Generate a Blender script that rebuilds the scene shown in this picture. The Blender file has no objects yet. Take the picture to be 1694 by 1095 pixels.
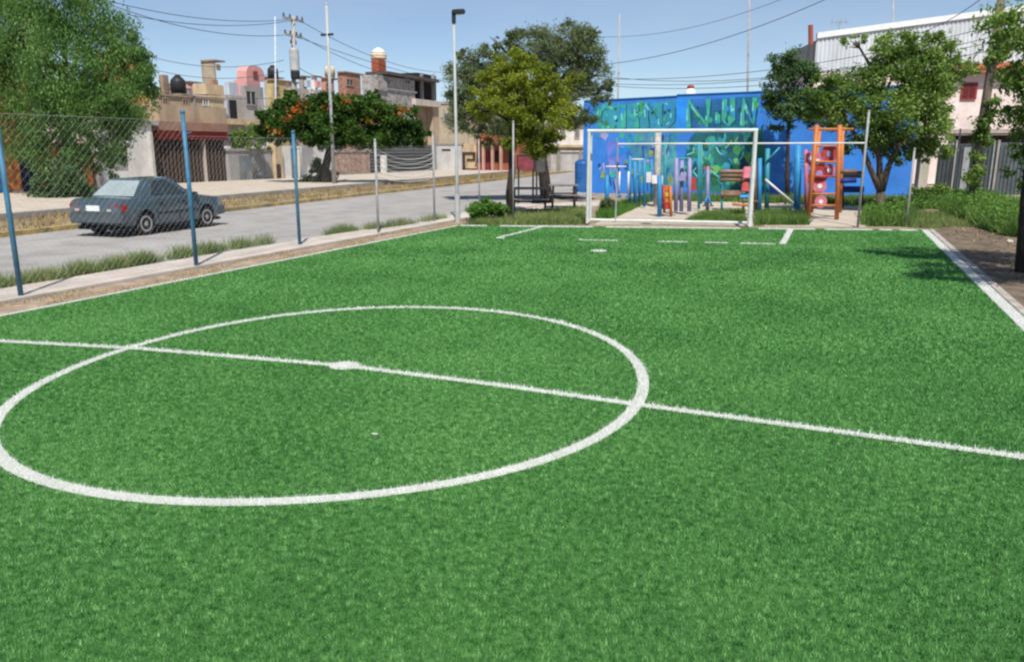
import bpy, bmesh, math, random
import numpy as np
from mathutils import Vector, Matrix

# ------------------------------------------------------------------ camera, world, sun, exposure
CAM_H, FPX, CX, CY, HOR, VPX = 1.95, 1300.0, 847.0, 547.5, 247.0, 1390.0
PITCH = math.atan((CY - HOR) / FPX)
def _ray_cam(u, v):
    x = (u - CX) / FPX; y = -(v - CY) / FPX
    return (x, math.cos(PITCH) + y * math.sin(PITCH), -math.sin(PITCH) + y * math.cos(PITCH))
_r = _ray_cam(VPX, HOR); YAW = math.atan2(_r[0], _r[1])

SC = bpy.context.scene
COL = SC.collection
cam_d = bpy.data.cameras.new('camera'); cam = bpy.data.objects.new('camera', cam_d); COL.objects.link(cam)
cam.location = (0, 0, CAM_H); cam.rotation_euler = (math.pi / 2 - PITCH, 0, YAW)
cam_d.sensor_width = 36; cam_d.lens = 36 * FPX / 1694; cam_d.clip_end = 5000
SC.camera = cam

SUN_AZ = Vector((0.48, -0.88)).normalized(); SUN_EL = math.radians(55)
world = bpy.data.worlds.new('World'); SC.world = world; world.use_nodes = True
wn = world.node_tree.nodes; wl = world.node_tree.links
sky = wn.new('ShaderNodeTexSky'); sky.sky_type = 'NISHITA'; sky.sun_disc = False
sky.sun_elevation = SUN_EL; sky.sun_rotation = math.atan2(SUN_AZ.x, SUN_AZ.y)
sky.altitude = 1800; sky.air_density = 1.0; sky.dust_density = 0.25; sky.ozone_density = 2.5
hs = wn.new('ShaderNodeHueSaturation'); hs.inputs['Saturation'].default_value = 0.95; hs.inputs['Value'].default_value = 0.77
wl.new(sky.outputs[0], hs.inputs['Color'])
tc = wn.new('ShaderNodeTexCoord'); wm = wn.new('ShaderNodeMapping'); wm.inputs['Scale'].default_value = (1.5, 1.5, 6.0)      # thin even veil of high cloud all over the sky
wt = wn.new('ShaderNodeTexNoise'); wt.inputs['Scale'].default_value = 2.2; wt.inputs['Detail'].default_value = 6; wt.inputs['Roughness'].default_value = 0.55
wl.new(tc.outputs['Generated'], wm.inputs[0]); wl.new(wm.outputs[0], wt.inputs['Vector'])
wr = wn.new('ShaderNodeValToRGB'); wr.color_ramp.elements[0].position = 0.40; wr.color_ramp.elements[1].position = 0.80
wr.color_ramp.elements[0].color = (0, 0, 0, 1); wr.color_ramp.elements[1].color = (0.30, 0.30, 0.30, 1)
wl.new(wt.outputs['Fac'], wr.inputs[0])
wx = wn.new('ShaderNodeMixRGB'); wx.inputs['Color2'].default_value = (4.3, 4.9, 5.7, 1)
wl.new(wr.outputs[0], wx.inputs[0]); wl.new(hs.outputs[0], wx.inputs['Color1'])
wl.new(wx.outputs[0], wn['Background'].inputs[0]); wn['Background'].inputs[1].default_value = 0.105

sun_d = bpy.data.lights.new('sun', 'SUN'); sun = bpy.data.objects.new('sun', sun_d); COL.objects.link(sun)
sun_d.energy = 4.0; sun_d.angle = math.radians(0.6); sun_d.color = (1.0, 0.95, 0.87)
_sd = Vector((SUN_AZ.x * math.cos(SUN_EL), SUN_AZ.y * math.cos(SUN_EL), math.sin(SUN_EL)))
sun.rotation_euler = _sd.to_track_quat('Z', 'Y').to_euler(); sun.location = (0, 0, 60)
SC.view_settings.view_transform = 'Standard'; SC.view_settings.look = 'None'
SC.view_settings.exposure = 0.46; SC.view_settings.gamma = 1.0
SC.render.engine = 'CYCLES'
SC.cycles.filter_width = 2.3

# ------------------------------------------------------------------ pixel -> place
_c, _s = math.cos(YAW), math.sin(YAW)
def ray(u, v):
    x, y, z = _ray_cam(u, v)
    return Vector((_c * x - _s * y, _s * x + _c * y, z))
FWD = Vector((-_s, _c))
RGT = Vector((_c, _s))
def G(u, v, z=0.0):
    d = ray(u, v); t = (z - CAM_H) / d.z
    return Vector((d.x * t, d.y * t, z))
def depth(p): return p.x * FWD.x + p.y * FWD.y
def D(u, v, dist):
    """point on the ray at a forward distance in metres"""
    d = ray(u, v); t = dist / (d.x * FWD.x + d.y * FWD.y)
    return Vector((d.x * t, d.y * t, CAM_H + d.z * t))
def over(u, v, base): return D(u, v, depth(base))
def onX(u, v, X):
    d = ray(u, v); t = X / d.x
    return Vector((X, d.y * t, CAM_H + d.z * t))
def onY(u, v, Y):
    d = ray(u, v); t = Y / d.y
    return Vector((d.x * t, Y, CAM_H + d.z * t))
def onLine(u, v, A, B):
    """vertical plane through ground points A, B"""
    d = ray(u, v); n = Vector((B.y - A.y, A.x - B.x))
    t = (A.x * n.x + A.y * n.y) / (d.x * n.x + d.y * n.y)
    return Vector((d.x * t, d.y * t, CAM_H + d.z * t))

# ------------------------------------------------------------------ materials
MATS = {}
def new_mat(name):
    m = bpy.data.materials.new(name); m.use_nodes = True
    return m, m.node_tree.nodes, m.node_tree.links, m.node_tree.nodes['Principled BSDF']
def mat(name, col, rough=0.8, var=0.12, scale=3.0, bump=0.0, bscale=40.0, metal=0.0, spec=0.3, col2=None, stretch=None, clear=0.0, dirt=0.0):
    if name in MATS: return MATS[name]
    m, n, l, b = new_mat(name)
    b.inputs['Roughness'].default_value = rough; b.inputs['Metallic'].default_value = metal
    b.inputs['Specular IOR Level'].default_value = spec
    b.inputs['Coat Weight'].default_value = clear
    geo = n.new('ShaderNodeNewGeometry'); vec = geo.outputs['Position']
    if stretch:
        mp = n.new('ShaderNodeMapping'); mp.inputs['Scale'].default_value = stretch
        l.new(vec, mp.inputs[0]); vec = mp.outputs[0]
    t = n.new('ShaderNodeTexNoise'); t.inputs['Scale'].default_value = scale; t.inputs['Detail'].default_value = 7
    t.inputs['Roughness'].default_value = 0.65
    l.new(vec, t.inputs['Vector'])
    r = n.new('ShaderNodeValToRGB'); r.color_ramp.elements[0].position = 0.3; r.color_ramp.elements[1].position = 0.7
    c2 = col2 or tuple(max(0, c * (1 - 2.2 * var)) for c in col)
    r.color_ramp.elements[0].color = (*c2, 1); r.color_ramp.elements[1].color = (*[min(1, c * (1 + var)) for c in col], 1)
    l.new(t.outputs['Fac'], r.inputs[0]); out = r.outputs[0]
    if dirt > 0:
        t2 = n.new('ShaderNodeTexNoise'); t2.inputs['Scale'].default_value = 0.9; t2.inputs['Detail'].default_value = 8
        mp2 = n.new('ShaderNodeMapping'); mp2.inputs['Scale'].default_value = (1.6, 1.6, 0.35)
        l.new(geo.outputs['Position'], mp2.inputs[0]); l.new(mp2.outputs[0], t2.inputs['Vector'])
        r2 = n.new('ShaderNodeValToRGB'); r2.color_ramp.elements[0].position = 0.45; r2.color_ramp.elements[1].position = 0.72
        l.new(t2.outputs['Fac'], r2.inputs[0])
        mul = n.new('ShaderNodeMath'); mul.operation = 'MULTIPLY'; mul.inputs[1].default_value = dirt
        l.new(r2.outputs[0], mul.inputs[0])
        mx = n.new('ShaderNodeMixRGB'); mx.inputs['Color2'].default_value = (0.11, 0.095, 0.08, 1)
        l.new(mul.outputs[0], mx.inputs[0]); l.new(out, mx.inputs['Color1']); out = mx.outputs[0]
    l.new(out, b.inputs['Base Color'])
    if bump > 0:
        tb = n.new('ShaderNodeTexNoise'); tb.inputs['Scale'].default_value = bscale; tb.inputs['Detail'].default_value = 5
        l.new(vec, tb.inputs['Vector'])
        bp = n.new('ShaderNodeBump'); bp.inputs['Strength'].default_value = bump; bp.inputs['Distance'].default_value = 0.02
        l.new(tb.outputs['Fac'], bp.inputs['Height']); l.new(bp.outputs[0], b.inputs['Normal'])
    MATS[name] = m
    return m
def leaf_mat(name, cols, trans=0.35, rough=0.6, big=0.9, slow=0.0, gain=1.5):
    """cols: list of (pos, rgb); each leaf takes its own colour, with a slow drift through the crown"""
    m, n, l, b = new_mat(name)
    geo = n.new('ShaderNodeNewGeometry')
    t = n.new('ShaderNodeTexNoise'); t.inputs['Scale'].default_value = big; t.inputs['Detail'].default_value = 3
    l.new(geo.outputs['Position'], t.inputs['Vector'])
    a = n.new('ShaderNodeMath'); a.operation = 'MULTIPLY_ADD'; a.inputs[1].default_value = gain; a.inputs[2].default_value = .25 - gain / 2
    l.new(t.outputs['Fac'], a.inputs[0])
    mx = n.new('ShaderNodeMath'); mx.operation = 'MULTIPLY_ADD'; mx.inputs[1].default_value = 0.5
    l.new(geo.outputs['Random Per Island'], mx.inputs[0]); l.new(a.outputs[0], mx.inputs[2])
    r = n.new('ShaderNodeValToRGB')
    while len(r.color_ramp.elements) < len(cols): r.color_ramp.elements.new(0.5)
    for e, (p, c) in zip(r.color_ramp.elements, cols): e.position = p; e.color = (*c, 1)
    fac = mx.outputs[0]
    if slow:         # broad uneven tone: wear and sheen both put into the colour
        t3 = n.new('ShaderNodeTexNoise'); t3.inputs['Scale'].default_value = 0.55; t3.inputs['Detail'].default_value = 5
        l.new(geo.outputs['Position'], t3.inputs['Vector'])
        s3 = n.new('ShaderNodeMath'); s3.operation = 'MULTIPLY_ADD'; s3.inputs[1].default_value = slow; s3.inputs[2].default_value = -slow / 2
        l.new(t3.outputs['Fac'], s3.inputs[0]); ad = n.new('ShaderNodeMath'); l.new(s3.outputs[0], ad.inputs[0]); l.new(fac, ad.inputs[1]); fac = ad.outputs[0]
    l.new(fac, r.inputs[0]); l.new(r.outputs[0], b.inputs['Base Color'])
    b.inputs['Roughness'].default_value = rough; b.inputs['Specular IOR Level'].default_value = 0.25
    tr = n.new('ShaderNodeBsdfTranslucent'); l.new(r.outputs[0], tr.inputs[0])
    ms = n.new('ShaderNodeMixShader'); ms.inputs[0].default_value = trans
    l.new(b.outputs[0], ms.inputs[1]); l.new(tr.outputs[0], ms.inputs[2])
    l.new(ms.outputs[0], n['Material Output'].inputs[0])
    MATS[name] = m
    return m
def glass_mat(name, col=(0.02, 0.025, 0.03), rough=0.08):
    if name in MATS: return MATS[name]
    m, n, l, b = new_mat(name)
    b.inputs['Base Color'].default_value = (*col, 1); b.inputs['Roughness'].default_value = rough
    b.inputs['Specular IOR Level'].default_value = 0.6
    MATS[name] = m
    return m

# ------------------------------------------------------------------ mesh helpers
def tag(o, label=None, cat=None, group=None, kind=None):
    if label: o['label'] = label
    if cat: o['category'] = cat
    if group: o['group'] = group
    if kind: o['kind'] = kind
    return o
def empty(name, loc, label, cat, group=None, rz=0.0):
    o = bpy.data.objects.new(name, None); COL.objects.link(o)
    o.location = loc; o.rotation_euler = (0, 0, rz); o.empty_display_size = 0.2
    return tag(o, label, cat, group)
def root_loc(p):
    while p.parent: p = p.parent
    return Vector(p.location)
class MB:
    def __init__(self): self.v = []; self.f = []
    def add(self, vs, fs):
        k = len(self.v); self.v += [tuple(p) for p in vs]; self.f += [tuple(i + k for i in f) for f in fs]; return self
    def box(self, a, b):
        x0, x1 = sorted((a[0], b[0])); y0, y1 = sorted((a[1], b[1])); z0, z1 = sorted((a[2], b[2]))
        return self.add([(x0,y0,z0),(x1,y0,z0),(x1,y1,z0),(x0,y1,z0),(x0,y0,z1),(x1,y0,z1),(x1,y1,z1),(x0,y1,z1)],
                        [(3,2,1,0),(4,5,6,7),(0,1,5,4),(1,2,6,5),(2,3,7,6),(3,0,4,7)])
    def obox(self, o, ux, uy, sx, sy, z0, z1):
        """box with plan axes ux, uy from corner o: sx and sy are (lo, hi)"""
        vs = []
        for z in (z0, z1):
            for (a, b) in ((sx[0], sy[0]), (sx[1], sy[0]), (sx[1], sy[1]), (sx[0], sy[1])):
                vs.append((o[0] + ux[0]*a + uy[0]*b, o[1] + ux[1]*a + uy[1]*b, z))
        return self.add(vs, [(3,2,1,0),(4,5,6,7),(0,1,5,4),(1,2,6,5),(2,3,7,6),(3,0,4,7)])
    def tube(self, pts, r, n=8, r2=None, cap=True):
        pts = [Vector(p) for p in pts]; m = len(pts)
        rs = r if isinstance(r, (list, tuple)) else [r + ((r2 if r2 is not None else r) - r) * i / max(1, m - 1) for i in range(m)]
        k = len(self.v)
        for i, p in enumerate(pts):
            d = (pts[min(i+1, m-1)] - pts[max(i-1, 0)]).normalized()
            up = Vector((0, 0, 1)) if abs(d.z) < 0.9 else Vector((1, 0, 0))
            a = d.cross(up).normalized(); b = d.cross(a)
            for j in range(n):
                t = 2 * math.pi * j / n
                q = p + a * (rs[i] * math.cos(t)) + b * (rs[i] * math.sin(t)); self.v.append(tuple(q))
        for i in range(m - 1):
            for j in range(n):
                j2 = (j + 1) % n
                self.f.append((k + i*n + j, k + i*n + j2, k + (i+1)*n + j2, k + (i+1)*n + j))
        if cap:
            self.f.append(tuple(k + j for j in range(n))[::-1]); self.f.append(tuple(k + (m-1)*n + j for j in range(n)))
        return self
    def prism(self, poly, off):
        """closed outline poly (list of 3-D points) pushed along off"""
        n = len(poly); off = Vector(off)
        vs = [Vector(p) for p in poly] + [Vector(p) + off for p in poly]
        fs = [tuple(range(n))[::-1], tuple(range(n, 2*n))] + [(i, (i+1) % n, n + (i+1) % n, n + i) for i in range(n)]
        return self.add(vs, fs)
    def lathe(self, c, prof, n=16):
        k = len(self.v)
        for r, z in prof:
            for j in range(n):
                t = 2 * math.pi * j / n; self.v.append((c[0] + r*math.cos(t), c[1] + r*math.sin(t), c[2] + z))
        for i in range(len(prof) - 1):
            for j in range(n):
                j2 = (j+1) % n; self.f.append((k+i*n+j, k+i*n+j2, k+(i+1)*n+j2, k+(i+1)*n+j))
        self.f.append(tuple(k+j for j in range(n))[::-1]); self.f.append(tuple(k+(len(prof)-1)*n+j for j in range(n)))
        return self
    def build(self, name, m, parent=None, smooth=False, local=False, bevel=0.0, at=None):
        me = bpy.data.meshes.new(name)
        off = Vector((0, 0, 0)) if (local or parent is None) else root_loc(parent)
        if at is not None: off = Vector(at)
        me.from_pydata([(p[0]-off[0], p[1]-off[1], p[2]-off[2]) for p in self.v], [], self.f)
        bm = bmesh.new(); bm.from_mesh(me); bmesh.ops.recalc_face_normals(bm, faces=bm.faces)
        if bevel > 0:
            bmesh.ops.bevel(bm, geom=[e for e in bm.edges if len(e.link_faces) == 2 and e.calc_face_angle(0) > 0.6], offset=bevel, segments=2, affect='EDGES', clamp_overlap=True)
        bm.to_mesh(me); bm.free()
        if smooth:
            for p in me.polygons: p.use_smooth = True
        me.materials.append(m)
        o = bpy.data.objects.new(name, me); COL.objects.link(o)
        if parent is not None: o.parent = parent
        if at is not None: o.location = at
        return o
def fast_mesh(name, verts, k, m, parent=None, off=(0, 0, 0)):
    """verts (N*k, 3): N separate k-gons"""
    verts = np.asarray(verts, dtype=np.float32) - np.asarray(off, dtype=np.float32)
    N = len(verts) // k
    me = bpy.data.meshes.new(name)
    me.vertices.add(N * k); me.vertices.foreach_set('co', verts.ravel())
    me.loops.add(N * k); me.loops.foreach_set('vertex_index', np.arange(N * k, dtype=np.int32))
    me.polygons.add(N); me.polygons.foreach_set('loop_start', np.arange(0, N * k, k, dtype=np.int32))
    me.polygons.foreach_set('loop_total', np.full(N, k, dtype=np.int32))
    me.update(calc_edges=True); me.materials.append(m)
    o = bpy.data.objects.new(name, me); COL.objects.link(o)
    if parent is not None: o.parent = parent
    return o
RNG = np.random.default_rng(7)
random.seed(7)
def leaf_quads(P, size, up=0.45, asp=0.5, droop=0.0):
    """rhombus leaves at points P"""
    N = len(P)
    d = RNG.normal(size=(N, 3)); d /= np.linalg.norm(d, axis=1)[:, None]
    d[:, 2] -= droop; d /= np.linalg.norm(d, axis=1)[:, None]
    nrm = RNG.normal(size=(N, 3)); nrm /= np.linalg.norm(nrm, axis=1)[:, None]; nrm[:, 2] += up * 2
    s = np.cross(nrm, d); s /= (np.linalg.norm(s, axis=1)[:, None] + 1e-9)
    L = (size * RNG.uniform(0.6, 1.35, N))[:, None]
    V = np.empty((N, 4, 3))
    V[:, 0] = P - d * L * 0.5; V[:, 2] = P + d * L * 0.5
    bend = np.zeros((N, 3)); bend[:, 2] = L[:, 0] * 0.08
    V[:, 1] = P + s * L * asp * 0.5 + bend; V[:, 3] = P - s * L * asp * 0.5 + bend
    return V.reshape(-1, 3)
def blades(P, h, w, lean=0.35):
    """one triangle per grass blade, rooted at P"""
    N = len(P); a = RNG.uniform(0, 2*np.pi, N); h = np.broadcast_to(h, N) * RNG.uniform(0.55, 1.25, N); w = np.broadcast_to(w, N)
    V = np.empty((N, 3, 3)); dx = np.stack([np.cos(a), np.sin(a), np.zeros(N)], 1) * (w * 0.5)[:, None]
    b = RNG.uniform(0, 2*np.pi, N); ln = np.abs(RNG.normal(0, lean, N)) * h
    V[:, 0] = P - dx; V[:, 1] = P + dx
    V[:, 2] = P + np.stack([np.cos(b) * ln, np.sin(b) * ln, h], 1)
    return V.reshape(-1, 3)
def in_poly(x, y, poly):
    r = np.zeros(len(x), bool); n = len(poly)
    for i in range(n):
        x0, y0 = poly[i][:2]; x1, y1 = poly[(i+1) % n][:2]
        if y0 == y1: continue
        c = ((y0 > y) != (y1 > y)) & (x < (x1-x0) * (y-y0) / (y1-y0) + x0); r ^= c
    return r
def sheet(name, poly, z0, z1, m, label, kind='structure', cat=None):
    o = MB().prism([(p[0], p[1], z0) for p in poly], (0, 0, z1 - z0)).build(name, m)
    return tag(o, label, cat, kind=kind)

# ------------------------------------------------------------------ ground and paving
M_soil = mat('dry_soil', (0.33, 0.26, 0.19), 0.95, 0.18, 1.3, 0.5, 30)
M_red = mat('reddish_soil', (0.40, 0.30, 0.215), 0.95, 0.22, 4.0, 0.6, 45)
M_conc = mat('pale_concrete', (0.58, 0.51, 0.45), 0.9, 0.10, 2.0, 0.25, 60, dirt=0.25)
M_path = mat('pale_path', (0.52, 0.45, 0.37), 0.92, 0.1, 1.5, 0.3, 50)
M_road = mat('grey_asphalt', (0.37, 0.355, 0.34), 0.9, 0.10, 0.8, 0.4, 90, stretch=(1, 0.35, 1), dirt=0.32)
M_yellow = mat('yellow_paint', (0.46, 0.33, 0.11), 0.85, 0.25, 3.0, 0.1, dirt=0.85)
M_kerb = mat('kerb_concrete', (0.34, 0.32, 0.29), 0.9, 0.15, 3.0, 0.3, 50, dirt=0.3)
M_dark_soil = mat('dark_soil', (0.19, 0.145, 0.105), 0.95, 0.25, 2.5, 0.8, 40)

sheet('ground', [(-900, -300), (900, -300), (900, 1500), (-900, 1500)], -0.6, -0.06, M_soil, 'bare dusty ground that runs on to the horizon', 'structure')
TL, TR = G(760, 373), G(1535, 381)
XL, XR = G(330, 455).x, G(1694, 525).x
turf_poly = [(XL, -6), (TL.x, TL.y), (TR.x, TR.y), (XR, -6)]

# turf sheet
m, n, l, b = new_mat('turf_base'); MATS['turf_base'] = m
geo = n.new('ShaderNodeNewGeometry')
t1 = n.new('ShaderNodeTexNoise'); t1.inputs['Scale'].default_value = 26; t1.inputs['Detail'].default_value = 6; t1.inputs['Roughness'].default_value = 0.8
t2 = n.new('ShaderNodeTexNoise'); t2.inputs['Scale'].default_value = 1.1; t2.inputs['Detail'].default_value = 4
l.new(geo.outputs['Position'], t1.inputs['Vector']); l.new(geo.outputs['Position'], t2.inputs['Vector'])
r1 = n.new('ShaderNodeValToRGB'); r1.color_ramp.elements[0].position = 0.32; r1.color_ramp.elements[1].position = 0.68
r1.color_ramp.elements[0].color = (0.016, 0.075, 0.015, 1); r1.color_ramp.elements[1].color = (0.10, 0.28, 0.07, 1)  # dark tone stands in for the shade down between the fibres
l.new(t1.outputs['Fac'], r1.inputs[0])
r2 = n.new('ShaderNodeValToRGB'); r2.color_ramp.elements[0].position = 0.35; r2.color_ramp.elements[1].position = 0.65
r2.color_ramp.elements[0].color = (0.93, 0.95, 0.93, 1); r2.color_ramp.elements[1].color = (1.06, 1.04, 1.0, 1)
l.new(t2.outputs['Fac'], r2.inputs[0])
mu = n.new('ShaderNodeMixRGB'); mu.blend_type = 'MULTIPLY'; mu.inputs[0].default_value = 1
l.new(r1.outputs[0], mu.inputs[1]); l.new(r2.outputs[0], mu.inputs[2]); l.new(mu.outputs[0], b.inputs['Base Color'])
b.inputs['Roughness'].default_value = 0.7; b.inputs['Specular IOR Level'].default_value = 0.25
bp = n.new('ShaderNodeBump'); bp.inputs['Strength'].default_value = 0.9; bp.inputs['Distance'].default_value = 0.02
l.new(t1.outputs['Fac'], bp.inputs['Height']); l.new(bp.outputs[0], b.inputs['Normal'])
M_turf = m
M_blade = leaf_mat('turf_fibre', [(0.0, (0.022, 0.110, 0.024)), (0.42, (0.098, 0.310, 0.074)), (0.95, (0.30, 0.58, 0.21))], 0.3, 0.45, 22.0, 0.8, 2.6)  # strong fine noise paints in the shaded gaps between fibres
M_white_turf = mat('white_turf', (0.80, 0.80, 0.76), 0.8, 0.08, 30, 0.6, 60, dirt=0.1)
M_white_blade = leaf_mat('white_fibre', [(0.0, (0.80, 0.81, 0.76)), (1.0, (0.90, 0.90, 0.87))], 0.4, 0.6, 3.0)
sheet('artificial_turf', turf_poly, -0.05, 0.0, M_turf, 'green artificial turf pitch with short fibres')

# white lines: polylines of ground points with a width
def strip_poly(pts, w):
    L, R = [], []
    pts = [Vector((p[0], p[1])) for p in pts]
    for i, p in enumerate(pts):
        d = (pts[min(i+1, len(pts)-1)] - pts[max(i-1, 0)]).normalized(); nn = Vector((-d.y, d.x))
        L.append(p + nn * w / 2); R.append(p - nn * w / 2)
    return L + R[::-1]
def resample(pts, step=0.25):
    out = []
    for a, b_ in zip(pts[:-1], pts[1:]):
        k = max(1, int((Vector(b_[:2]) - Vector(a[:2])).length / step))
        for i in range(k): out.append(Vector(a[:2]).lerp(Vector(b_[:2]), i / k))
    out.append(Vector(pts[-1][:2])); return out
half = [G(0, 565), G(225, 577), G(570, 606), G(820, 637), G(1070, 672), G(1390, 715), G(1694, 757)]
h0 = half[0] + (half[0] - half[1]).normalized() * 2.6; h1 = half[-1] + (half[-1] - half[-2]).normalized() * 2.0
h0.x = max(h0.x, XL + 0.05); h1.x = min(h1.x, XR - 0.05)
half = [h0] + half + [h1]
cl = [G(*p) for p in ((0, 680), (60, 636), (225, 577), (390, 533), (560, 513), (720, 510), (860, 521), (970, 549), (1046, 592), (1070, 640), (1046, 676), (985, 722), (880, 766), (720, 806), (560, 826), (390, 832), (220, 823), (90, 796), (0, 756))]
cc = Vector((sum(p.x for p in cl) / len(cl), sum(p.y for p in cl) / len(cl)))
# smooth closed circle through the traced points (the hidden part follows the mean radius)
_th = np.array([math.atan2(p.y - cc.y, p.x - cc.x) for p in cl]); _rr = np.array([math.hypot(p.x - cc.x, p.y - cc.y) for p in cl])
def _basis(t): return np.stack([np.ones_like(t), np.cos(t), np.sin(t), np.cos(2*t), np.sin(2*t), np.cos(3*t), np.sin(3*t)], 1)
_B = _basis(_th); _reg = np.diag([0, .05, .05, .1, .1, .3, .3]); _co = np.linalg.solve(_B.T @ _B + _reg, _B.T @ _rr)
_t = np.linspace(-math.pi, math.pi, 160, endpoint=False); _r2 = _basis(_t) @ _co
circ = [Vector((cc.x + r_ * math.cos(t_), cc.y + r_ * math.sin(t_))) for t_, r_ in zip(_t, _r2)]
def ring_polys(c, w):
    out = []; n_ = len(c)
    for i in range(n_):
        p, q = c[i], c[(i+1) % n_]
        dp = (c[(i+1) % n_] - c[i-1]).normalized(); dq = (c[(i+2) % n_] - c[i]).normalized()
        np_, nq = Vector((-dp.y, dp.x)), Vector((-dq.y, dq.x))
        out.append([p + np_*w/2, q + nq*w/2, q - nq*w/2, p - np_*w/2])
    return out
LINES = []          # (name, label, [polys])
LINES.append(('halfway_line', 'white halfway line crossing the whole turf pitch', [strip_poly(half, 0.085)]))
LINES.append(('center_circle', 'large white centre circle laid in the turf', ring_polys(circ, 0.095)))
sp = G(570, 606)
LINES.append(('center_spot', 'small white kick-off spot on the halfway line', [[(sp.x + 0.14*math.cos(t*math.pi/6), sp.y + 0.14*math.sin(t*math.pi/6)) for t in range(12)]]))
sp = G(620, 719)
LINES.append(('turf_patch', 'tiny white fleck of turf inside the centre circle', [[(sp.x + 0.028*math.cos(t*math.pi/4), sp.y + 0.018*math.sin(t*math.pi/4)) for t in range(8)]]))
sp = G(990, 416)
LINES.append(('penalty_spot', 'small white penalty spot in front of the goal', [[(sp.x + 0.16*math.cos(t*math.pi/6), sp.y + 0.13*math.sin(t*math.pi/6)) for t in range(12)]]))
bl0, bl1, br1, br0 = G(905, 374), G(822, 395), G(1294, 405), G(1309, 379.5)
LINES.append(('penalty_box_line', 'thin white left side line of the goal area', [strip_poly([bl0, bl1], 0.09)]))
LINES.append(('penalty_box_line', 'wide white right side line of the goal area', [strip_poly([br1, br0], 0.13)]))
dash = []
for (a, c_) in ((0.0, .03), (.30, .44), (.58, .68), (.74, .82), (.86, .98)):
    dash.append(strip_poly([bl1.lerp(br1, a), bl1.lerp(br1, c_)], 0.10))
LINES.append(('penalty_box_line', 'worn broken white front line of the goal area', dash))
gl0, gl1 = TL.lerp(TR, 0.01) + Vector((0, -0.2, 0)), TL.lerp(TR, 0.985) + Vector((0, -0.2, 0))
LINES.append(('goal_line', 'patchy white goal line along the far end of the turf', [strip_poly([gl0.lerp(gl1, a), gl0.lerp(gl1, c_)], 0.24) for a, c_ in ((0, .06), (.09, .30), (.33, .62), (.66, .78), (.80, .90), (.915, .94), (.955, .99))]))
LINES.append(('touch_line', 'thin yellowish white touch line by the street fence', [strip_poly([(XL + 0.07, -5.5), (TL.x + 0.07, TL.y - 0.3)], 0.07)]))
LINES.append(('touch_line', 'broad white touch line against the right kerb', [strip_poly([(XR - 0.08, -5.5), (TR.x - 0.08, TR.y - 0.15)], 0.15)]))

# turf fibres, thicker near the camera; those inside a line belong to the line
def sample_band(n_, y0, y1):
    x = RNG.uniform(XL, XR, n_); y = RNG.uniform(y0, y1, n_)
    k = in_poly(x, y, turf_poly); x, y = x[k], y[k]
    f_ = x * FWD.x + y * FWD.y; s_ = x * RGT.x + y * RGT.y
    k = (f_ > 1.7) & (np.abs(s_) < f_ * 0.72 + 1.2)
    return x[k], y[k]
PX, PY, PW, PH = [], [], [], []
for (y0, y1, dens, w, h_) in ((1.0, 3.5, 15000, .0046, .019), (3.5, 5.5, 10500, .0055, .021), (5.5, 8.0, 5500, .0075, .025), (8, 12, 3800, .012, .025), (12, 22, 2600, .020, .026)):
    x, y = sample_band(int((XR - XL) * (y1 - y0) * dens), y0, y1)
    PX.append(x); PY.append(y); PW.append(np.full(len(x), w)); PH.append(np.full(len(x), h_))
PX, PY, PW, PH = map(np.concatenate, (PX, PY, PW, PH))
free = np.ones(len(PX), bool)
for i, (name, label, polys) in enumerate(LINES):
    sel = np.zeros(len(PX), bool); mb = MB()
    for po in polys:
        xs = [p[0] for p in po]; ys = [p[1] for p in po]
        near = (PX > min(xs) - .1) & (PX < max(xs) + .1) & (PY > min(ys) - .1) & (PY < max(ys) + .1)
        idx = np.where(near)[0]
        jx, jy = PX[idx] + RNG.normal(0, .006, len(idx)), PY[idx] + RNG.normal(0, .006, len(idx))
        sel[idx[in_poly(jx, jy, po)]] = True
        if len(po) > 4 and name not in ('center_spot', 'penalty_spot', 'turf_patch'):
            q = len(po) // 2
            for j in range(q - 1):
                a, c_, d_, e_ = po[j], po[j+1], po[len(po)-2-j], po[len(po)-1-j]
                mb.add([(a[0], a[1], .005 + .0012*i), (c_[0], c_[1], .005 + .0012*i), (d_[0], d_[1], .005 + .0012*i), (e_[0], e_[1], .005 + .0012*i)], [(0, 1, 2, 3)])
        else:
            mb.add([(p[0], p[1], .005 + .0012*i) for p in po], [tuple(range(len(po)))])
    if sel.any():
        V = blades(np.stack([PX[sel], PY[sel], np.full(sel.sum(), .001)], 1), PH[sel] * 1.15, PW[sel] * 1.2, .6)
        k = len(mb.v); mb.v += [tuple(p) for p in V]; mb.f += [(k+3*j, k+3*j+1, k+3*j+2) for j in range(len(V)//3)]
    me = bpy.data.meshes.new(name); me.from_pydata(mb.v, [], mb.f); me.materials.append(M_white_blade)
    o = bpy.data.objects.new(name, me); COL.objects.link(o); tag(o, label, 'pitch marking', 'white pitch markings', kind='structure')
    free &= ~sel
V = blades(np.stack([PX[free], PY[free], np.zeros(free.sum())], 1), PH[free], PW[free])
tag(fast_mesh('turf_fibres', V, 3, M_blade), 'short green plastic fibres of the turf pitch', 'turf', kind='stuff')

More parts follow.
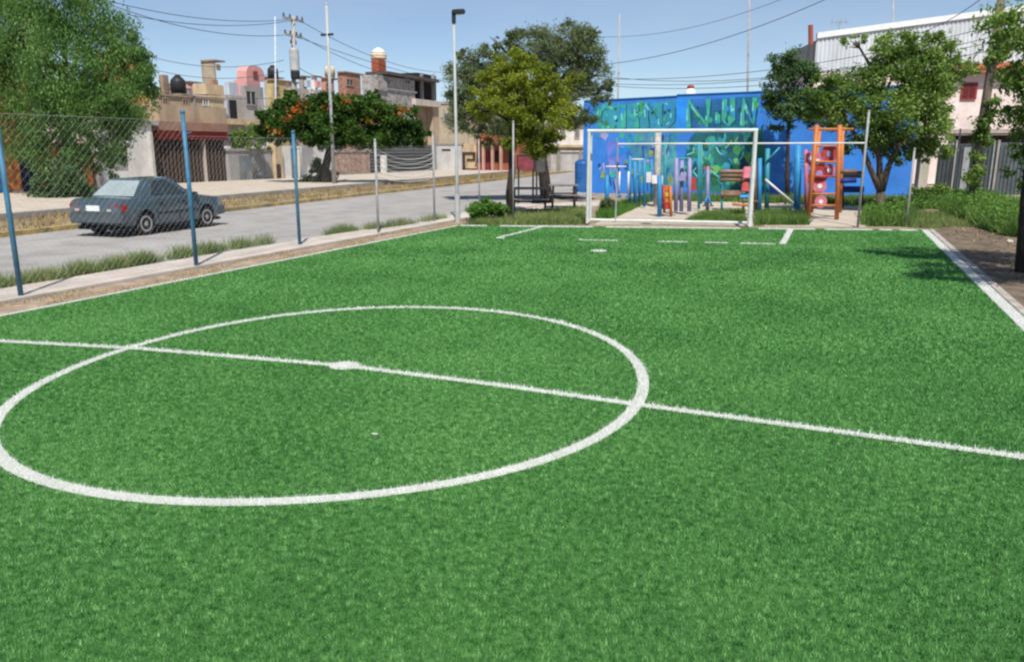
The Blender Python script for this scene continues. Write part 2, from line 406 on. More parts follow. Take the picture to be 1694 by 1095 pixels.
# left side: soil strip, concrete strip, street, verge, pavement
xs1 = G(0, 498).x; xk = (G(0, 478).x + G(420, 405).x) / 2
sheet('soil_strip', [(xs1, -6), (xs1 + .35, TL.y + 1.0), (TL.x - .01, TL.y + 1.0), (XL - .01, -6)], -0.1, -0.02, M_red, 'narrow reddish soil strip between turf and concrete path')
sheet('concrete_path', [(xk, -6), (xk + .5, 27), (xs1 + .33, 27), (xs1 - .02, -6)], -0.1, 0.02, M_conc, 'pale concrete strip running below the fence posts')
RX0, RX1 = G(0, 391).x, G(700, 312).x
def rx(y):  # far edge of the street
    a, c_ = G(0, 391), G(700, 312); return a.x + (c_.x - a.x) * (y - a.y) / (c_.y - a.y)
sheet('street', [(rx(-10), -10), (rx(110), 110), (xk + 2.5, 110), (xk + .5, 27), (xk - .02, -10)], -0.2, -0.035, M_road, 'worn light grey street beside the pitch')
def edge_slab(name, x_off0, x_off1, z1, m, label):
    sheet(name, [(rx(-10) + x_off0, -10), (rx(110) + x_off0, 110), (rx(110) + x_off1, 110), (rx(-10) + x_off1, -10)], -0.2, z1, m, label)
edge_slab('yellow_kerb', -.20, -.01, 0.075, M_yellow, 'faded yellow painted kerb on the far side of the street')
edge_slab('dry_verge', -3.0, -.205, 0.06, mat('dry_verge', (0.33, 0.26, 0.17), .95, .25, 1.2, .6, 30), 'dry brown verge behind the yellow kerb')
edge_slab('pavement_kerb', -3.25, -3.005, 0.24, M_kerb, 'grey kerb face below the far pavement')
edge_slab('pavement', -18, -3.255, 0.22, M_path, 'pale dusty pavement in front of the houses')
# dry grass on the verge
vx = []; 
for _ in range(9000):
    y = random.uniform(8, 62); vx.append((rx(y) - random.uniform(.3, 2.9), y, .055))
vx = np.array(vx); keep = RNG.random(len(vx)) < 0.35 + 0.65 * (np.sin(vx[:, 1] * 1.7) * np.cos(vx[:, 0] * 2.3 + vx[:, 1]) > 0)
tag(fast_mesh('dry_grass', blades(vx[keep], .16, .05, .8), 3, leaf_mat('dry_grass', [(0, (.27, .19, .09)), (.6, (.40, .29, .13)), (1, (.25, .25, .09))], .3, .8)), 'yellow dry grass scattered over the verge', 'grass', kind='stuff')

# right side: kerb, soil
kx0 = XR; kA, kB = Vector((XR, -6)), Vector((TR.x, TR.y + .15))
kerb = MB()
kerb.box((XR + .005, -6, -.3), (XR + .13, TR.y + .2, .012))
o = kerb.build('concrete_kerb', mat('right_kerb', (0.47, 0.42, 0.38), .9, .15, 4, .3, 60, dirt=.3), bevel=.01); tag(o, 'low pale concrete kerb along the right edge of the turf', 'kerb', kind='structure')
sheet('soil_bank', [(XR + .135, -6), (XR + .135, TR.y + .3), (XR + 2.2, TR.y + 5), (XR + 14, TR.y + 5), (XR + 14, -6)], -0.2, 0.0, M_dark_soil, 'brown bare soil littered with leaves beside the right kerb')
# playground paving
def gpoly(px): return [tuple(G(*p)[:2]) for p in px]
sheet('playground_path', gpoly([(985, 368), (1072, 334), (1130, 327), (1440, 337), (1432, 372), (1290, 371.5), (1100, 367)]), -0.2, -0.030, M_path, 'pale concrete path winding behind the goal')
sheet('side_path', gpoly([(820, 362), (905, 345), (1000, 338), (1000, 330), (880, 337), (780, 352)]), -0.2, -0.026, M_conc, 'narrow pale path below the picnic tables')
sheet('far_path', gpoly([(1590, 332), (1750, 352), (1750, 322), (1600, 324)]), -0.2, -0.022, M_path, 'pale path in front of the grey gate')

# grass and weeds (nobody could count them)
def weeds(name, px_poly, n_, h_, w_, m, label, lean=.5, clump=0.0):
    us = [p[0] for p in px_poly]; vs = [p[1] for p in px_poly]
    pts = []
    while len(pts) < n_:
        u = RNG.uniform(min(us), max(us), 4000); v = RNG.uniform(min(vs), max(vs), 4000)
        k = in_poly(u, v, px_poly)
        for a, c_ in zip(u[k], v[k]):
            p = G(a, c_)
            if clump and math.sin(p.x * 3.1 + 2 * math.sin(p.y * 1.9)) * math.cos(p.y * 2.3) < clump - 1: continue
            pts.append((p.x, p.y, -.05))
    return tag(fast_mesh(name, blades(np.array(pts[:n_]), h_, w_, lean), 3, m), label, 'grass', kind='stuff')
M_weed = leaf_mat('weed_green', [(0, (.05, .11, .02)), (.5, (.115, .22, .045)), (1, (.26, .36, .10))], .35, .6, .8)
M_weed2 = leaf_mat('weed_olive', [(0, (.09, .14, .035)), (.5, (.19, .27, .08)), (1, (.36, .38, .16))], .35, .7, .8)
M_weed3 = leaf_mat('weed_fresh', [(0, (.05, .13, .02)), (.5, (.10, .24, .035)), (1, (.2, .36, .08))], .4, .6, .8)
# tufts on the street edge of the concrete strip: spaced clumps
tp = []
for (u0, u1, v0, v1, k) in ((-60, 22, 478, 475, 1100), (36, 60, 472, 468, 350), (66, 102, 468, 463, 600), (122, 163, 457, 450, 800), (180, 208, 446, 441, 600), (218, 258, 439, 432, 800), (290, 322, 427, 421, 350), (328, 372, 420, 413, 450), (384, 420, 411, 405, 320), (428, 452, 404, 401, 160), (550, 592, 388, 383, 800), (605, 640, 382, 378, 350), (640, 690, 378, 371, 600), (700, 740, 369, 362, 400)):
    for _ in range(k):
        a = random.random(); p = G(u0 + (u1 - u0) * a, v0 + (v1 - v0) * a); e = math.sin(a * math.pi) ** .5
        tp.append((p.x - abs(random.gauss(0, .16)) + .05, p.y + random.gauss(0, .1), -.02, .08 + .17 * e))
dg_ = []
for _ in range(5200):
    y = random.uniform(4.5, TL.y + .6); x = random.uniform(xs1 + .02, XL - .03)
    if math.sin(x * 9 + y * 1.3) + math.sin(y * 2.7) > -.2: dg_.append((x, y, -.03))
tag(fast_mesh('strip_grass', blades(np.array(dg_), .05, .018, 1.0), 3, leaf_mat('strip_dry', [(0, (.26, .19, .11)), (.6, (.42, .33, .19)), (1, (.30, .32, .12))], .3, .8)), 'sparse dry grass on the soil strip along the turf', 'grass', kind='stuff')
tp = np.array(tp)
tag(fast_mesh('street_weeds', blades(tp[:, :3], tp[:, 3], .016, .45), 3, M_weed2), 'tufts of green weeds along the street side of the concrete path', 'grass', kind='stuff')
weeds('goal_grass', [(1130, 366), (1160, 350), (1232, 346), (1235, 369)], 4000, .13, .03, M_weed, 'dark grass patch behind the goal mouth')
weeds('side_grass', [(1248, 371), (1250, 352), (1330, 350), (1338, 371)], 4500, .24, .03, M_weed, 'tall grass to the right of the goal')
weeds('left_grass', [(985, 364), (1000, 345), (1085, 322), (1075, 333), (1015, 360)], 5000, .25, .03, M_weed3, 'bright grass beside the path seen through the goal')
weeds('corner_grass', [(765, 371), (860, 350), (968, 342), (968, 369)], 7000, .16, .03, M_weed2, 'short rough grass left of the goal')
weeds('bank_weeds', [(1545, 342), (1570, 326), (1640, 330), (1725, 352), (1730, 402), (1650, 388), (1590, 366)], 14000, .42, .045, M_weed, 'thick green weeds on the right bank', clump=.55)
weeds('wall_weeds', [(1095, 326), (1340, 329), (1540, 330), (1545, 345), (1420, 340), (1090, 331)], 6000, .30, .05, M_weed, 'green weeds along the foot of the blue wall', clump=.5)
weeds('tree_weeds', [(1425, 371), (1432, 346), (1490, 338), (1512, 352), (1505, 372)], 6000, .30, .04, M_weed, 'weeds round the foot of the forked tree')
weeds('corner_weeds', [(1500, 373), (1505, 352), (1560, 352), (1610, 376), (1560, 376)], 3500, .16, .03, M_weed2, 'thin weeds by the right corner of the pitch')
def leafy(name, px_poly, n_, hmax, leaf, m, label):
    us = [p[0] for p in px_poly]; vs = [p[1] for p in px_poly]; pts = []
    while len(pts) < n_:
        u = random.uniform(min(us), max(us)); v = random.uniform(min(vs), max(vs))
        if not in_poly(np.array([u]), np.array([v]), px_poly)[0]: continue
        c_ = G(u, v); hh = hmax * random.uniform(.35, 1); k = random.randint(20, 46)
        for _ in range(k):
            z = hh * random.random() ** .7; s_ = .22 * hh + .05; pts.append((c_.x + random.gauss(0, s_), c_.y + random.gauss(0, s_), z))
    return tag(fast_mesh(name, leaf_quads(np.array(pts[:n_]), leaf, .5), 4, m), label, 'weeds', kind='stuff')
M_leafy = leaf_mat('leafy_weed', [(0, (.05, .12, .02)), (.5, (.13, .27, .045)), (1, (.27, .42, .09))], .4, .6, .8)
leafy('leafy_weeds', [(1555, 345), (1580, 330), (1640, 338), (1725, 362), (1730, 400), (1655, 386), (1595, 364)], 9000, .62, .09, M_leafy, 'broad leaved weeds mixed through the right bank')
leafy('leafy_wall_weeds', [(1500, 340), (1545, 332), (1600, 334), (1560, 346), (1440, 352), (1432, 368), (1480, 370), (1500, 358)], 5000, .5, .09, M_leafy, 'broad leaved weeds between the forked tree and the wall end')
# dead leaves on the soil bank
lv = []
for _ in range(2600):
    lv.append((random.uniform(XR + .3, XR + 5), random.uniform(9, TR.y + 4), .012))
tag(fast_mesh('leaf_litter', leaf_quads(np.array(lv), .07, up=3), 4, leaf_mat('leaf_litter', [(0, (.14, .09, .05)), (.6, (.3, .2, .1)), (1, (.45, .36, .22))], .1, .8)), 'scattered dead leaves on the brown soil', 'leaves', kind='stuff')

# ------------------------------------------------------------------ buildings on the far side of the street
GL = glass_mat('dark_glass')
def wallmat(name, c, dirt=.35, var=.1): return mat(name, c, .9, var, 1.6, .25, 30, dirt=dirt)
M_white = wallmat('white_plaster', (.72, .70, .66), .25)
M_tan = wallmat('tan_plaster', (.50, .38, .26)); M_tan2 = wallmat('brown_plaster', (.36, .26, .19)); M_cream = wallmat('cream_plaster', (.62, .48, .30))
M_grey = wallmat('grey_plaster', (.36, .35, .34)); M_block = mat('grey_block', (.42, .39, .37), .95, .3, 3.5, .5, 14, dirt=.35)
M_pink = wallmat('pink_plaster', (.72, .36, .34), .2); M_redbrown = wallmat('red_brown_plaster', (.33, .10, .06)); M_orange = wallmat('orange_plaster', (.62, .22, .05), .25)
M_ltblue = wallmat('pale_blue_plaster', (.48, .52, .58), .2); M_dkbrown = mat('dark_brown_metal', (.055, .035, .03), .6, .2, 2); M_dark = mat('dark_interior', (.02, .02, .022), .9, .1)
M_navy = mat('navy_door', (.015, .02, .06), .6, .1); M_brick = mat('pink_stone', (.44, .30, .24), .95, .28, 5, .6, 16, dirt=.3); M_steel = mat('dark_steel', (.07, .075, .08), .55, .2, 3)
M_slab = mat('roof_slab', (.10, .09, .085), .9, .2, 3); M_bluepaint = mat('blue_door_paint', (.05, .16, .32), .6, .15, 3); M_maroon = mat('maroon_paint', (.20, .035, .045), .6, .15, 3)
XF = -31.5
def facX(mb, u0, u1, v0, v1, X, dep, z0=None, inset=0.0):
    """box whose street face (facing +X) covers the pixel rectangle on the plane X"""
    a, b_ = onX(u0, v0, X), onX(u1, v1, X); um = (u0 + u1) / 2
    if dep < 0:          # pixel width covers the near side wall too
        us = u0 + (u1 - u0) * -dep; a = onX(us, v0, X); um = us; dep = X - onY(u0, v0, a.y).x
    zt, zb = onX(um, v0, X).z, onX(um, v1, X).z
    return mb.box((X, a.y, zb if z0 is None else z0), (X - dep, b_.y, zt))
def facY(mb, u0, u1, v0, v1, Y, dep, z0=None):
    a, b_ = onY(u0, v0, Y), onY(u1, v1, Y); um = (u0 + u1) / 2
    zt, zb = onY(um, v0, Y).z, onY(um, v1, Y).z
    return mb.box((a.x, Y, zb if z0 is None else z0), (b_.x, Y + dep, zt))
def fpart(fn, name, rect, P, dep, m, parent, z0=None):
    return fn(MB(), *rect, P, dep, z0).build(name, m, parent)
def window(fn, rect, P, parent, frame=M_white, glass=GL, fr=.09, sgn=1, name='window'):
    """frame ring standing proud of the wall with a pane set back inside it"""
    u0, u1, v0, v1 = rect
    if fn is facX:
        a, b_ = onX(u0, v0, P), onX(u1, v1, P); y0, y1 = sorted((a.y, b_.y)); um = (u0+u1)/2; z1, z0 = onX(um, v0, P).z, onX(um, v1, P).z
        q = lambda y, z: (P, y, z); off = (.07, 0, 0); lo = (.012, 0, 0)
    else:
        a, b_ = onY(u0, v0, P), onY(u1, v1, P); y0, y1 = sorted((a.x, b_.x)); um = (u0+u1)/2; z1, z0 = onY(um, v0, P).z, onY(um, v1, P).z
        q = lambda y, z: (y, P, z); off = (0, -.07, 0); lo = (0, -.012, 0)
    f = MB()
    for (ya, yb, za, zb) in ((y0, y1, z1 - fr, z1), (y0, y1, z0, z0 + fr), (y0, y0 + fr, z0 + fr, z1 - fr), (y1 - fr, y1, z0 + fr, z1 - fr), ((y0+y1)/2 - fr*.3, (y0+y1)/2 + fr*.3, z0 + fr, z1 - fr)):
        f.prism([q(ya, za), q(yb, za), q(yb, zb), q(ya, zb)], off)
    w = f.build(name, frame, parent)
    MB().prism([q(y0 + fr*.5, z0 + fr*.5), q(y1 - fr*.5, z0 + fr*.5), q(y1 - fr*.5, z1 - fr*.5), q(y0 + fr*.5, z1 - fr*.5)], lo).build('pane', glass, w)
    return w
def house(name, u, v, X, label, cat='house', fn=onX):
    p = fn(u, v, X); p.z = 0
    return empty(name, p, label, cat)
def bars(fn, rect, P, n_, r, m, parent, name='bar', each=True):
    """upright bars of a gate"""
    u0, u1, v0, v1 = rect; f = onX if fn is facX else onY
    a, b_ = f(u0, v1, P), f(u1, v1, P); um = (u0+u1)/2; zt, zb = f(um, v0, P).z, f(um, v1, P).z
    out = []
    for i in range(n_):
        t = (i + .5) / n_; p = a.lerp(b_, t)
        mb = MB().box((p.x - r, p.y - r, zb), (p.x + r, p.y + r, zt)); out.append(mb.build(name, m, parent))
    return out

# orange house behind the big tree
h = house('orange_house', 60, 320, XF, 'two storey orange house mostly hidden by the big left tree')
fpart(facX, 'wall', (-160, 158, 236, 330), XF, 8, M_orange, h, 0)
fpart(facX, 'upper_wall', (-150, 60, 100, 236), XF - .4, 7, M_orange, h)
fpart(facX, 'upper_wall', (150, 251, 88, 200), XF - 5, -.5, wallmat('orange_tan', (.62, .34, .13)), h)
fpart(facX, 'garage_door', (30, 66, 250, 318), XF + .05, .1, M_navy, h)
fpart(facX, 'wall_base', (-160, 158, 316, 330), XF + .04, .2, M_tan2, h, 0)
fpart(facX, 'door', (-30, 6, 246, 322), XF + .06, .1, mat('bright_blue_door', (.03, .22, .5), .6), h)
window(facX, (86, 120, 262, 296), XF, h)
# white house
h = house('white_house', 220, 320, XF, 'bright white plastered house behind the grey car')
fpart(facX, 'wall', (160, 262, 205, 325), XF + .3, 8, M_white, h, 0)
fpart(facX, 'parapet', (160, 262, 199, 206), XF + .4, 8.2, M_grey, h)
fpart(facX, 'pilaster', (248, 262, 222, 320), XF + .45, .3, wallmat('grey_pilaster', (.5, .49, .47)), h, 0)
window(facX, (182, 208, 240, 276), XF + .3, h, M_grey)
# house with the dark brown gates
h = house('gated_house', 318, 308, XF, 'house with wide dark brown gates under a red band')
fpart(facX, 'wall', (262, 376, 232, 312), XF - .4, 6, M_tan2, h, 0)
fpart(facX, 'lintel', (260, 377, 217, 232), XF, 1.2, mat('red_band', (.30, .05, .045), .8, .15, 3), h)
fpart(facX, 'canopy', (259, 378, 203, 217), XF + .25, 2.0, wallmat('brown_canopy', (.33, .19, .14)), h)
fpart(facX, 'parapet', (262, 376, 176, 203), XF - .2, 5, M_tan, h)
for (a, c_) in ((264, 338), (345, 375)):
    g = fpart(facX, 'gate', (a, c_, 233, 306), XF - .2, .06, M_dkbrown, h)
    bars(facX, (a, c_, 234, 305), XF - .12, int((c_ - a) / 6), .04, mat('gate_bar', (.10, .07, .06), .6), g)
fpart(facX, 'gate_post', (338, 345, 230, 306), XF + .02, .35, M_conc, h, 0)
fpart(facX, 'step', (262, 376, 304, 310), XF + .9, 1.0, M_conc, h, 0)
# grey garden wall with hedge
h = house('garden_wall', 415, 303, XF, 'grey rendered garden wall with a leafy hedge on top', 'wall')
fpart(facX, 'wall', (377, 452, 250, 305), XF, .3, M_grey, h, 0)
fpart(facX, 'gate_panel', (395, 440, 258, 298), XF + .03, .06, mat('weathered_panel', (.22, .25, .27), .7, .25, 1.5, dirt=.4), h)
fpart(facX, 'coping', (376, 453, 246, 250), XF + .06, .42, M_kerb, h)
# white wall with blue door
h = house('low_white_house', 500, 303, XF, 'low white house with a narrow blue door')
fpart(facX, 'wall', (452, 556, 242, 304), XF - .1, 5, M_white, h, 0)
fpart(facX, 'pier', (454, 470, 238, 304), XF + .2, .5, M_cream, h, 0)
fpart(facX, 'door', (482, 493, 245, 302), XF + .0, .06, M_bluepaint, h)
fpart(facX, 'door_frame', (494, 499, 243, 302), XF + .05, .12, M_white, h, 0)
fpart(facX, 'gate', (458, 466, 272, 300), XF + .26, .05, M_dkbrown, h)
# stone wall
h = house('stone_wall', 585, 295, XF, 'pinkish rough stone garden wall beside the pale pole', 'wall')
fpart(facX, 'wall', (556, 613, 252, 296), XF, .35, M_brick, h, 0)
fpart(facX, 'coping', (555, 614, 248.5, 252), XF + .05, .45, M_kerb, h)
fpart(facX, 'plinth', (556, 613, 287, 296), XF + .08, .2, M_kerb, h, 0)
# dark steel railing
h = house('railing_wall', 668, 290, XF, 'dark steel slatted fence across the street with white gate post', 'fence')
fpart(facX, 'backing', (613, 722, 240, 291), XF - .35, .2, M_steel, h, 0)
for k in range(9):
    v = 241 + k * 5.2
    fpart(facX, 'slat', (613, 722, v, v + 2.2), XF - .1, .06, mat('steel_slat', (.16, .165, .17), .5), h)
fpart(facX, 'post', (635.5, 641, 257, 297), XF + .3, .35, M_white, h, 0)
fpart(facX, 'post', (719, 723, 236, 290), XF + .1, .35, M_grey, h, 0)
# houses at the bend
YB = onX(742, 287, -31.0).y
h = house('white_wall', 742, 287, YB, 'plain off-white wall with a dark letter slot at the street bend', 'wall', onY)
fpart(facY, 'wall', (722, 764, 240, 290), YB, .4, wallmat('off_white', (.56, .55, .54), .25), h, 0)
fpart(facY, 'coping', (721, 765, 237, 240), YB - .06, .52, M_kerb, h)
fpart(facY, 'slot', (731, 745, 247, 250), YB - .02, .03, M_dark, h)
h = house('beige_house', 776, 285, YB, 'beige house front with brown timber frames', 'house', onY)
fpart(facY, 'wall', (764, 792, 238, 290), YB + .2, 5, M_cream, h, 0)
for r_ in ((765, 786, 252, 255.5), (765, 769, 256, 280), (772, 786, 263, 266), (782, 786, 256, 263), (765, 790, 279, 282)):
    fpart(facY, 'timber', r_, YB + .12, .1, M_dkbrown, h)
h = house('red_house', 815, 285, YB - 3, 'small red brown house with a gabled porch behind the trees', 'house', onY)
fpart(facY, 'wall', (788, 858, 236, 290), YB, 6, M_redbrown, h, 0)
a, b_, c_ = onY(786, 237, YB - 1), onY(845, 237, YB - 1), onY(803, 212, YB - 1)
MB().prism([a, b_, c_ + (b_ - a) * .3, c_], (0, 6, 0)).build('roof', mat('terracotta', (.42, .14, .07), .9, .2, 4), h)
for u in (797, 812, 826):
    fpart(facY, 'column', (u, u + 3.5, 237, 287), YB - .9, .3, wallmat('rose_column', (.55, .32, .25)), h, 0)
fpart(facY, 'door', (801, 811, 246, 287), YB - .03, .06, M_maroon, h)
fpart(facY, 'lintel', (788, 846, 233, 238), YB - .95, .5, mat('terracotta', (.42, .14, .07)), h)
window(facY, (815, 826, 250, 268), YB, h, M_dkbrown)
YW = YB + 14
h = house('white_building', 945, 285, YW, 'long white building with three narrow dark windows', 'building', onY)
fpart(facY, 'wall', (890, 990, 206, 285), YW, 6, M_white, h, 0)
fpart(facY, 'cornice', (889, 991, 203, 206.5), YW - .3, 6.4, M_cream, h)
for u in (928, 951, 967): window(facY, (u, u + 8, 213, 230), YW, h, M_grey, fr=.14)
fpart(facY, 'canopy', (902, 985, 240, 244), YW - 4, 4, M_cream, h)
h = house('low_grey_wall', 935, 288, YB + 6, 'low pale grey boundary wall below the white building', 'wall', onY)
fpart(facY, 'wall', (862, 985, 252, 292), YB + 6, .3, wallmat('pale_grey', (.47, .46, .45)), h, 0)
fpart(facY, 'coping', (861, 986, 249.5, 252), YB + 5.9, .5, M_conc, h)
for u in (906, 922, 958): fpart(facY, 'pier', (u, u + 4, 249.4, 291), YB + 5.85, .5, M_kerb, h, 0)

# second row, higher up behind the street front
X2 = XF - 9
h = house('tan_house', 320, 290, X2, 'tan two storey house with small square window behind the gates')
fpart(facX, 'wall', (245, 372, 158, 292), X2, -.12, M_tan, h, 0)
fpart(facX, 'parapet', (244, 373, 155, 158), X2 + .1, -.13, M_tan2, h)
window(facX, (267, 278, 161, 174), X2, h, M_tan2); window(facX, (300, 312, 163, 175), X2, h, M_tan2); window(facX, (334, 345, 163, 176), X2, h, M_white)
fpart(facX, 'drain_pipe', (322, 323.5, 158, 200), X2 + .1, .1, M_grey, h); fpart(facX, 'patch', (346, 371, 159, 178), X2 + .02, .05, M_cream, h)
fpart(facX, 'roof_room', (262, 281, 124, 156), X2 - 2, -.35, M_tan2, h); fpart(facX, 'roof_room', (318, 371, 139, 156), X2 - 1, -.42, M_cream, h)
fpart(facX, 'roof_room', (284, 318, 145, 156), X2 - 3, -.4, M_block, h)
h = house('grey_house', 402, 290, X2 - 2, 'grey house with tall dark doorway and pale blue roof room')
fpart(facX, 'wall', (373, 445, 160, 292), X2 - 2, 8, wallmat('warm_grey', (.45, .42, .40)), h, 0)
fpart(facX, 'doorway', (379, 393, 166, 197), X2 - 1.97, .05, M_dark, h)
fpart(facX, 'door_frame', (374, 379, 162, 198), X2 - 1.9, .2, M_ltblue, h)
fpart(facX, 'roof_room', (371, 395, 136, 161), X2 - 3, -.3, M_ltblue, h)
fpart(facX, 'roof_room', (397, 436, 142, 161), X2 - 3.5, -.2, M_grey, h)
fpart(facX, 'balcony', (374, 445, 198, 207), X2 - 1.2, 1, M_cream, h)
window(facX, (405, 424, 150, 175), X2 - 1.95, h, M_grey)
X3 = X2 - 9
h = house('rooftop_tower', 350, 290, X3, 'square tan rooftop tower above the left houses', 'building')
fpart(facX, 'wall', (332, 371, 101, 292), X3, -.55, wallmat('tower_tan', (.43, .36, .27)), h, 0)
fpart(facX, 'cap', (331, 372.5, 98.5, 101), X3 + .15, -.55, M_tan2, h)
window(facX, (357, 364, 107, 117), X3, h, M_tan2, fr=.12)
h = house('pink_house', 415, 290, X3 - 3, 'pink house with stepped rounded roof behind the grey house')
fpart(facX, 'wall', (386, 441, 132, 292), X3 - 3, -.4, M_pink, h, 0)
a, b_ = onX(408, 132, X3 - 3), onX(438, 132, X3 - 3); zt = onX(415, 108, X3 - 3).z
pts = [Vector((a.x, a.y + (b_.y - a.y) * (.5 - .5 * math.cos(math.pi * i / 10)), a.z + (zt - a.z) * math.sin(math.pi * i / 10) ** .45)) for i in range(11)]
MB().prism(pts, (onY(392, 132, a.y).x - a.x, 0, 0)).build('roof', M_pink, h)
window(facX, (418, 426, 118, 128), X3 - 2.95, h, M_redbrown, fr=.15)
def simple_house(name, rect, X, m, label, win=None, dep=6):
    h = house(name, (rect[0] + rect[1]) / 2, 290, X, label)
    fpart(facX, 'wall', rect[:3] + (292,), X, -.3, m, h, 0)
    fpart(facX, 'parapet', (rect[0] - .5, rect[1] + .5, rect[2] - 2, rect[2]), X + .12, -.3, M_tan2, h)
    for w in win or []: window(facX, w, X, h, M_tan2, fr=.12)
    return h
simple_house('yellow_house', (441, 482, 133, 0), X2 - 4, wallmat('pale_yellow', (.60, .47, .22)), 'pale yellow flat roofed house left of the transformer pole', [(452, 462, 142, 156)])
simple_house('slate_house', (494, 516, 127, 0), X3, M_grey, 'narrow grey house just right of the transformer pole', [(501, 509, 134, 143)])
simple_house('cream_house', (515, 533, 127, 0), X3 + 2, M_white, 'narrow white house between grey and pink houses')
simple_house('rose_house', (531, 560, 130, 0), X3 + 3, wallmat('rose', (.55, .26, .22)), 'rose coloured house behind the tall pale pole', [(538, 547, 137, 147)])
simple_house('brick_house', (558, 603, 120, 0), X3 + 4, mat('raw_brick', (.45, .24, .17), .95, .25, 5, .5, 14, dirt=.3), 'unplastered red brick house left of the grey block house', [(572, 584, 130, 143)])
simple_house('far_house', (266, 300, 146, 0), X3 - 8, wallmat('sand', (.50, .42, .33)), 'far sand coloured house left of the tan tower', [(286, 292, 150, 156)])
simple_house('far_house', (300, 334, 136, 0), X3 - 9, wallmat('dusty_rose', (.50, .36, .31)), 'far dusty rose house directly left of the tan tower')
simple_house('far_house', (436, 470, 128, 0), X3 - 5, wallmat('stone_grey', (.42, .40, .38)), 'far stone grey house right of the pink house', [(456, 463, 133, 140)])
simple_house('far_house', (466, 500, 136, 0), X3 - 4, wallmat('peach', (.58, .42, .30)), 'far peach house directly behind the transformer pole')
hf = house('corner_house', 760, 285, YB + 22, 'tall tan house behind the lamp post and trees', 'house', onY)
fpart(facY, 'wall', (722, 800, 172, 285), YB + 22, 6, wallmat('corner_tan', (.46, .38, .28)), hf, 0)
fpart(facY, 'parapet', (721, 801, 168, 172), YB + 21.9, 6.2, M_grey, hf)
window(facY, (734, 744, 186, 202), YB + 22, hf, M_grey, fr=.15)
hf = house('garden_building', 872, 285, YB + 24, 'grey house glimpsed between the trunks of the middle trees', 'house', onY)
fpart(facY, 'wall', (800, 905, 214, 285), YB + 24, 6, wallmat('warm_sand', (.40, .36, .31)), hf, 0)
fpart(facY, 'parapet', (799, 906, 210, 214), YB + 23.9, 6.2, M_tan2, hf)
def roof_clutter(parent, X, items):
    for (u0, u1, v0, v1, m_) in items: fpart(facX, 'roof_room', (u0, u1, v0, v1), X, -.4, m_, parent)
M_rawb = MATS['raw_brick']
hb_ = house('brick_terrace', 300, 290, X2 - 5, 'stepped brick and plaster terrace rising behind the tan house')
fpart(facX, 'wall', (258, 372, 150, 292), X2 - 5, -.2, wallmat('mauve', (.46, .36, .33)), hb_, 0)
roof_clutter(hb_, X2 - 5.5, ((270, 290, 138, 151, M_rawb), (292, 306, 141, 151, M_cream), (308, 322, 143, 151, M_pink), (346, 362, 132, 151, M_rawb)))
for w in ((276, 281, 141, 147), (352, 357, 137, 144)): window(facX, w, X2 - 5.5, hb_, M_tan2, fr=.1)
hb_ = house('plaster_terrace', 470, 290, X2 - 6, 'stepped pale terrace showing above the flame tree on the left')
fpart(facX, 'wall', (436, 560, 143, 292), X2 - 6, -.2, wallmat('oyster', (.52, .45, .39)), hb_, 0)
roof_clutter(hb_, X2 - 6.5, ((440, 452, 134, 144, M_tan), (462, 478, 136, 144, M_rawb), (503, 514, 133, 144, M_ltblue), (520, 531, 134, 144, M_pink), (536, 552, 135, 144, M_rawb)))
for w in ((456, 464, 148, 158), (476, 484, 148, 158), (512, 519, 147, 155)): window(facX, w, X2 - 6, hb_, M_white, fr=.12)
def tinaco(u, v, X, r, ht, m_, label):
    p = onX(u, v, X); t_ = empty('water_tank', tuple(p), label, 'water tank')
    MB().lathe((p.x, p.y, p.z - .3), [(r * .9, 0), (r * .9, .3)], 12).build('stand', M_conc, t_)
    MB().lathe(p, [(r, .01), (r, ht * .6), (r * .92, ht * .72), (r * .5, ht * .9)], 14).build('tank', m_, t_, smooth=True)
    MB().lathe((p.x, p.y, p.z + ht * .88), [(r * .42, 0), (r * .42, .1), (r * .2, .14)], 12).build('lid', m_, t_)
tinaco(296, 155, X2 - 1.5, .5, 1.2, mat('black_plastic', (.03, .03, .032), .5), 'black rooftop water tank on the tan house')
tinaco(546, 128, X3 + 2.2, .5, 1.2, mat('cream_plastic', (.68, .56, .40)), 'small cream water tank on the rose house')
tinaco(452, 131, X2 - 4.6, .45, 1.1, mat('black_plastic', (.03, .03, .032)), 'small black water tank on the yellow house')
# grey block house with the open storey
XB = XF - 4
h = house('block_house', 650, 290, XB, 'unplastered grey block house with dark open upper floor')
fpart(facX, 'wall', (598, 690, 124, 290), XB, -.28, M_block, h, 0)
fpart(facX, 'parapet', (625, 641, 134, 150), XB + .15, .4, M_block, h)
fpart(facX, 'roof', (604, 727, 118, 123), XB + .5, -.30, M_slab, h)
fpart(facX, 'storey_shade', (690, 722, 123.5, 165), XB - .6, 3, M_dark, h)  # solid near-black box; the shade of the open floor is its colour
for u in (699, 718): fpart(facX, 'column', (u, u + 2, 123.2, 166), XB - .1, .3, M_grey, h)
fpart(facX, 'balcony', (688, 729, 166, 176), XB + .4, 5, M_conc, h)
fpart(facX, 'lower_wall', (690, 716, 176, 290), XB - .5, 6, M_tan2, h, 0)
fpart(facX, 'pillar', (716, 728, 176, 290), XB + .1, .8, M_tan, h, 0)
for (a, c_) in ((636, 645), (668, 678)): window(facX, (a, c_, 131, 141), XB, h, M_grey, fr=.12)
fpart(facX, 'band', (624, 690, 148, 150.5), XB + .06, .2, M_white, h)
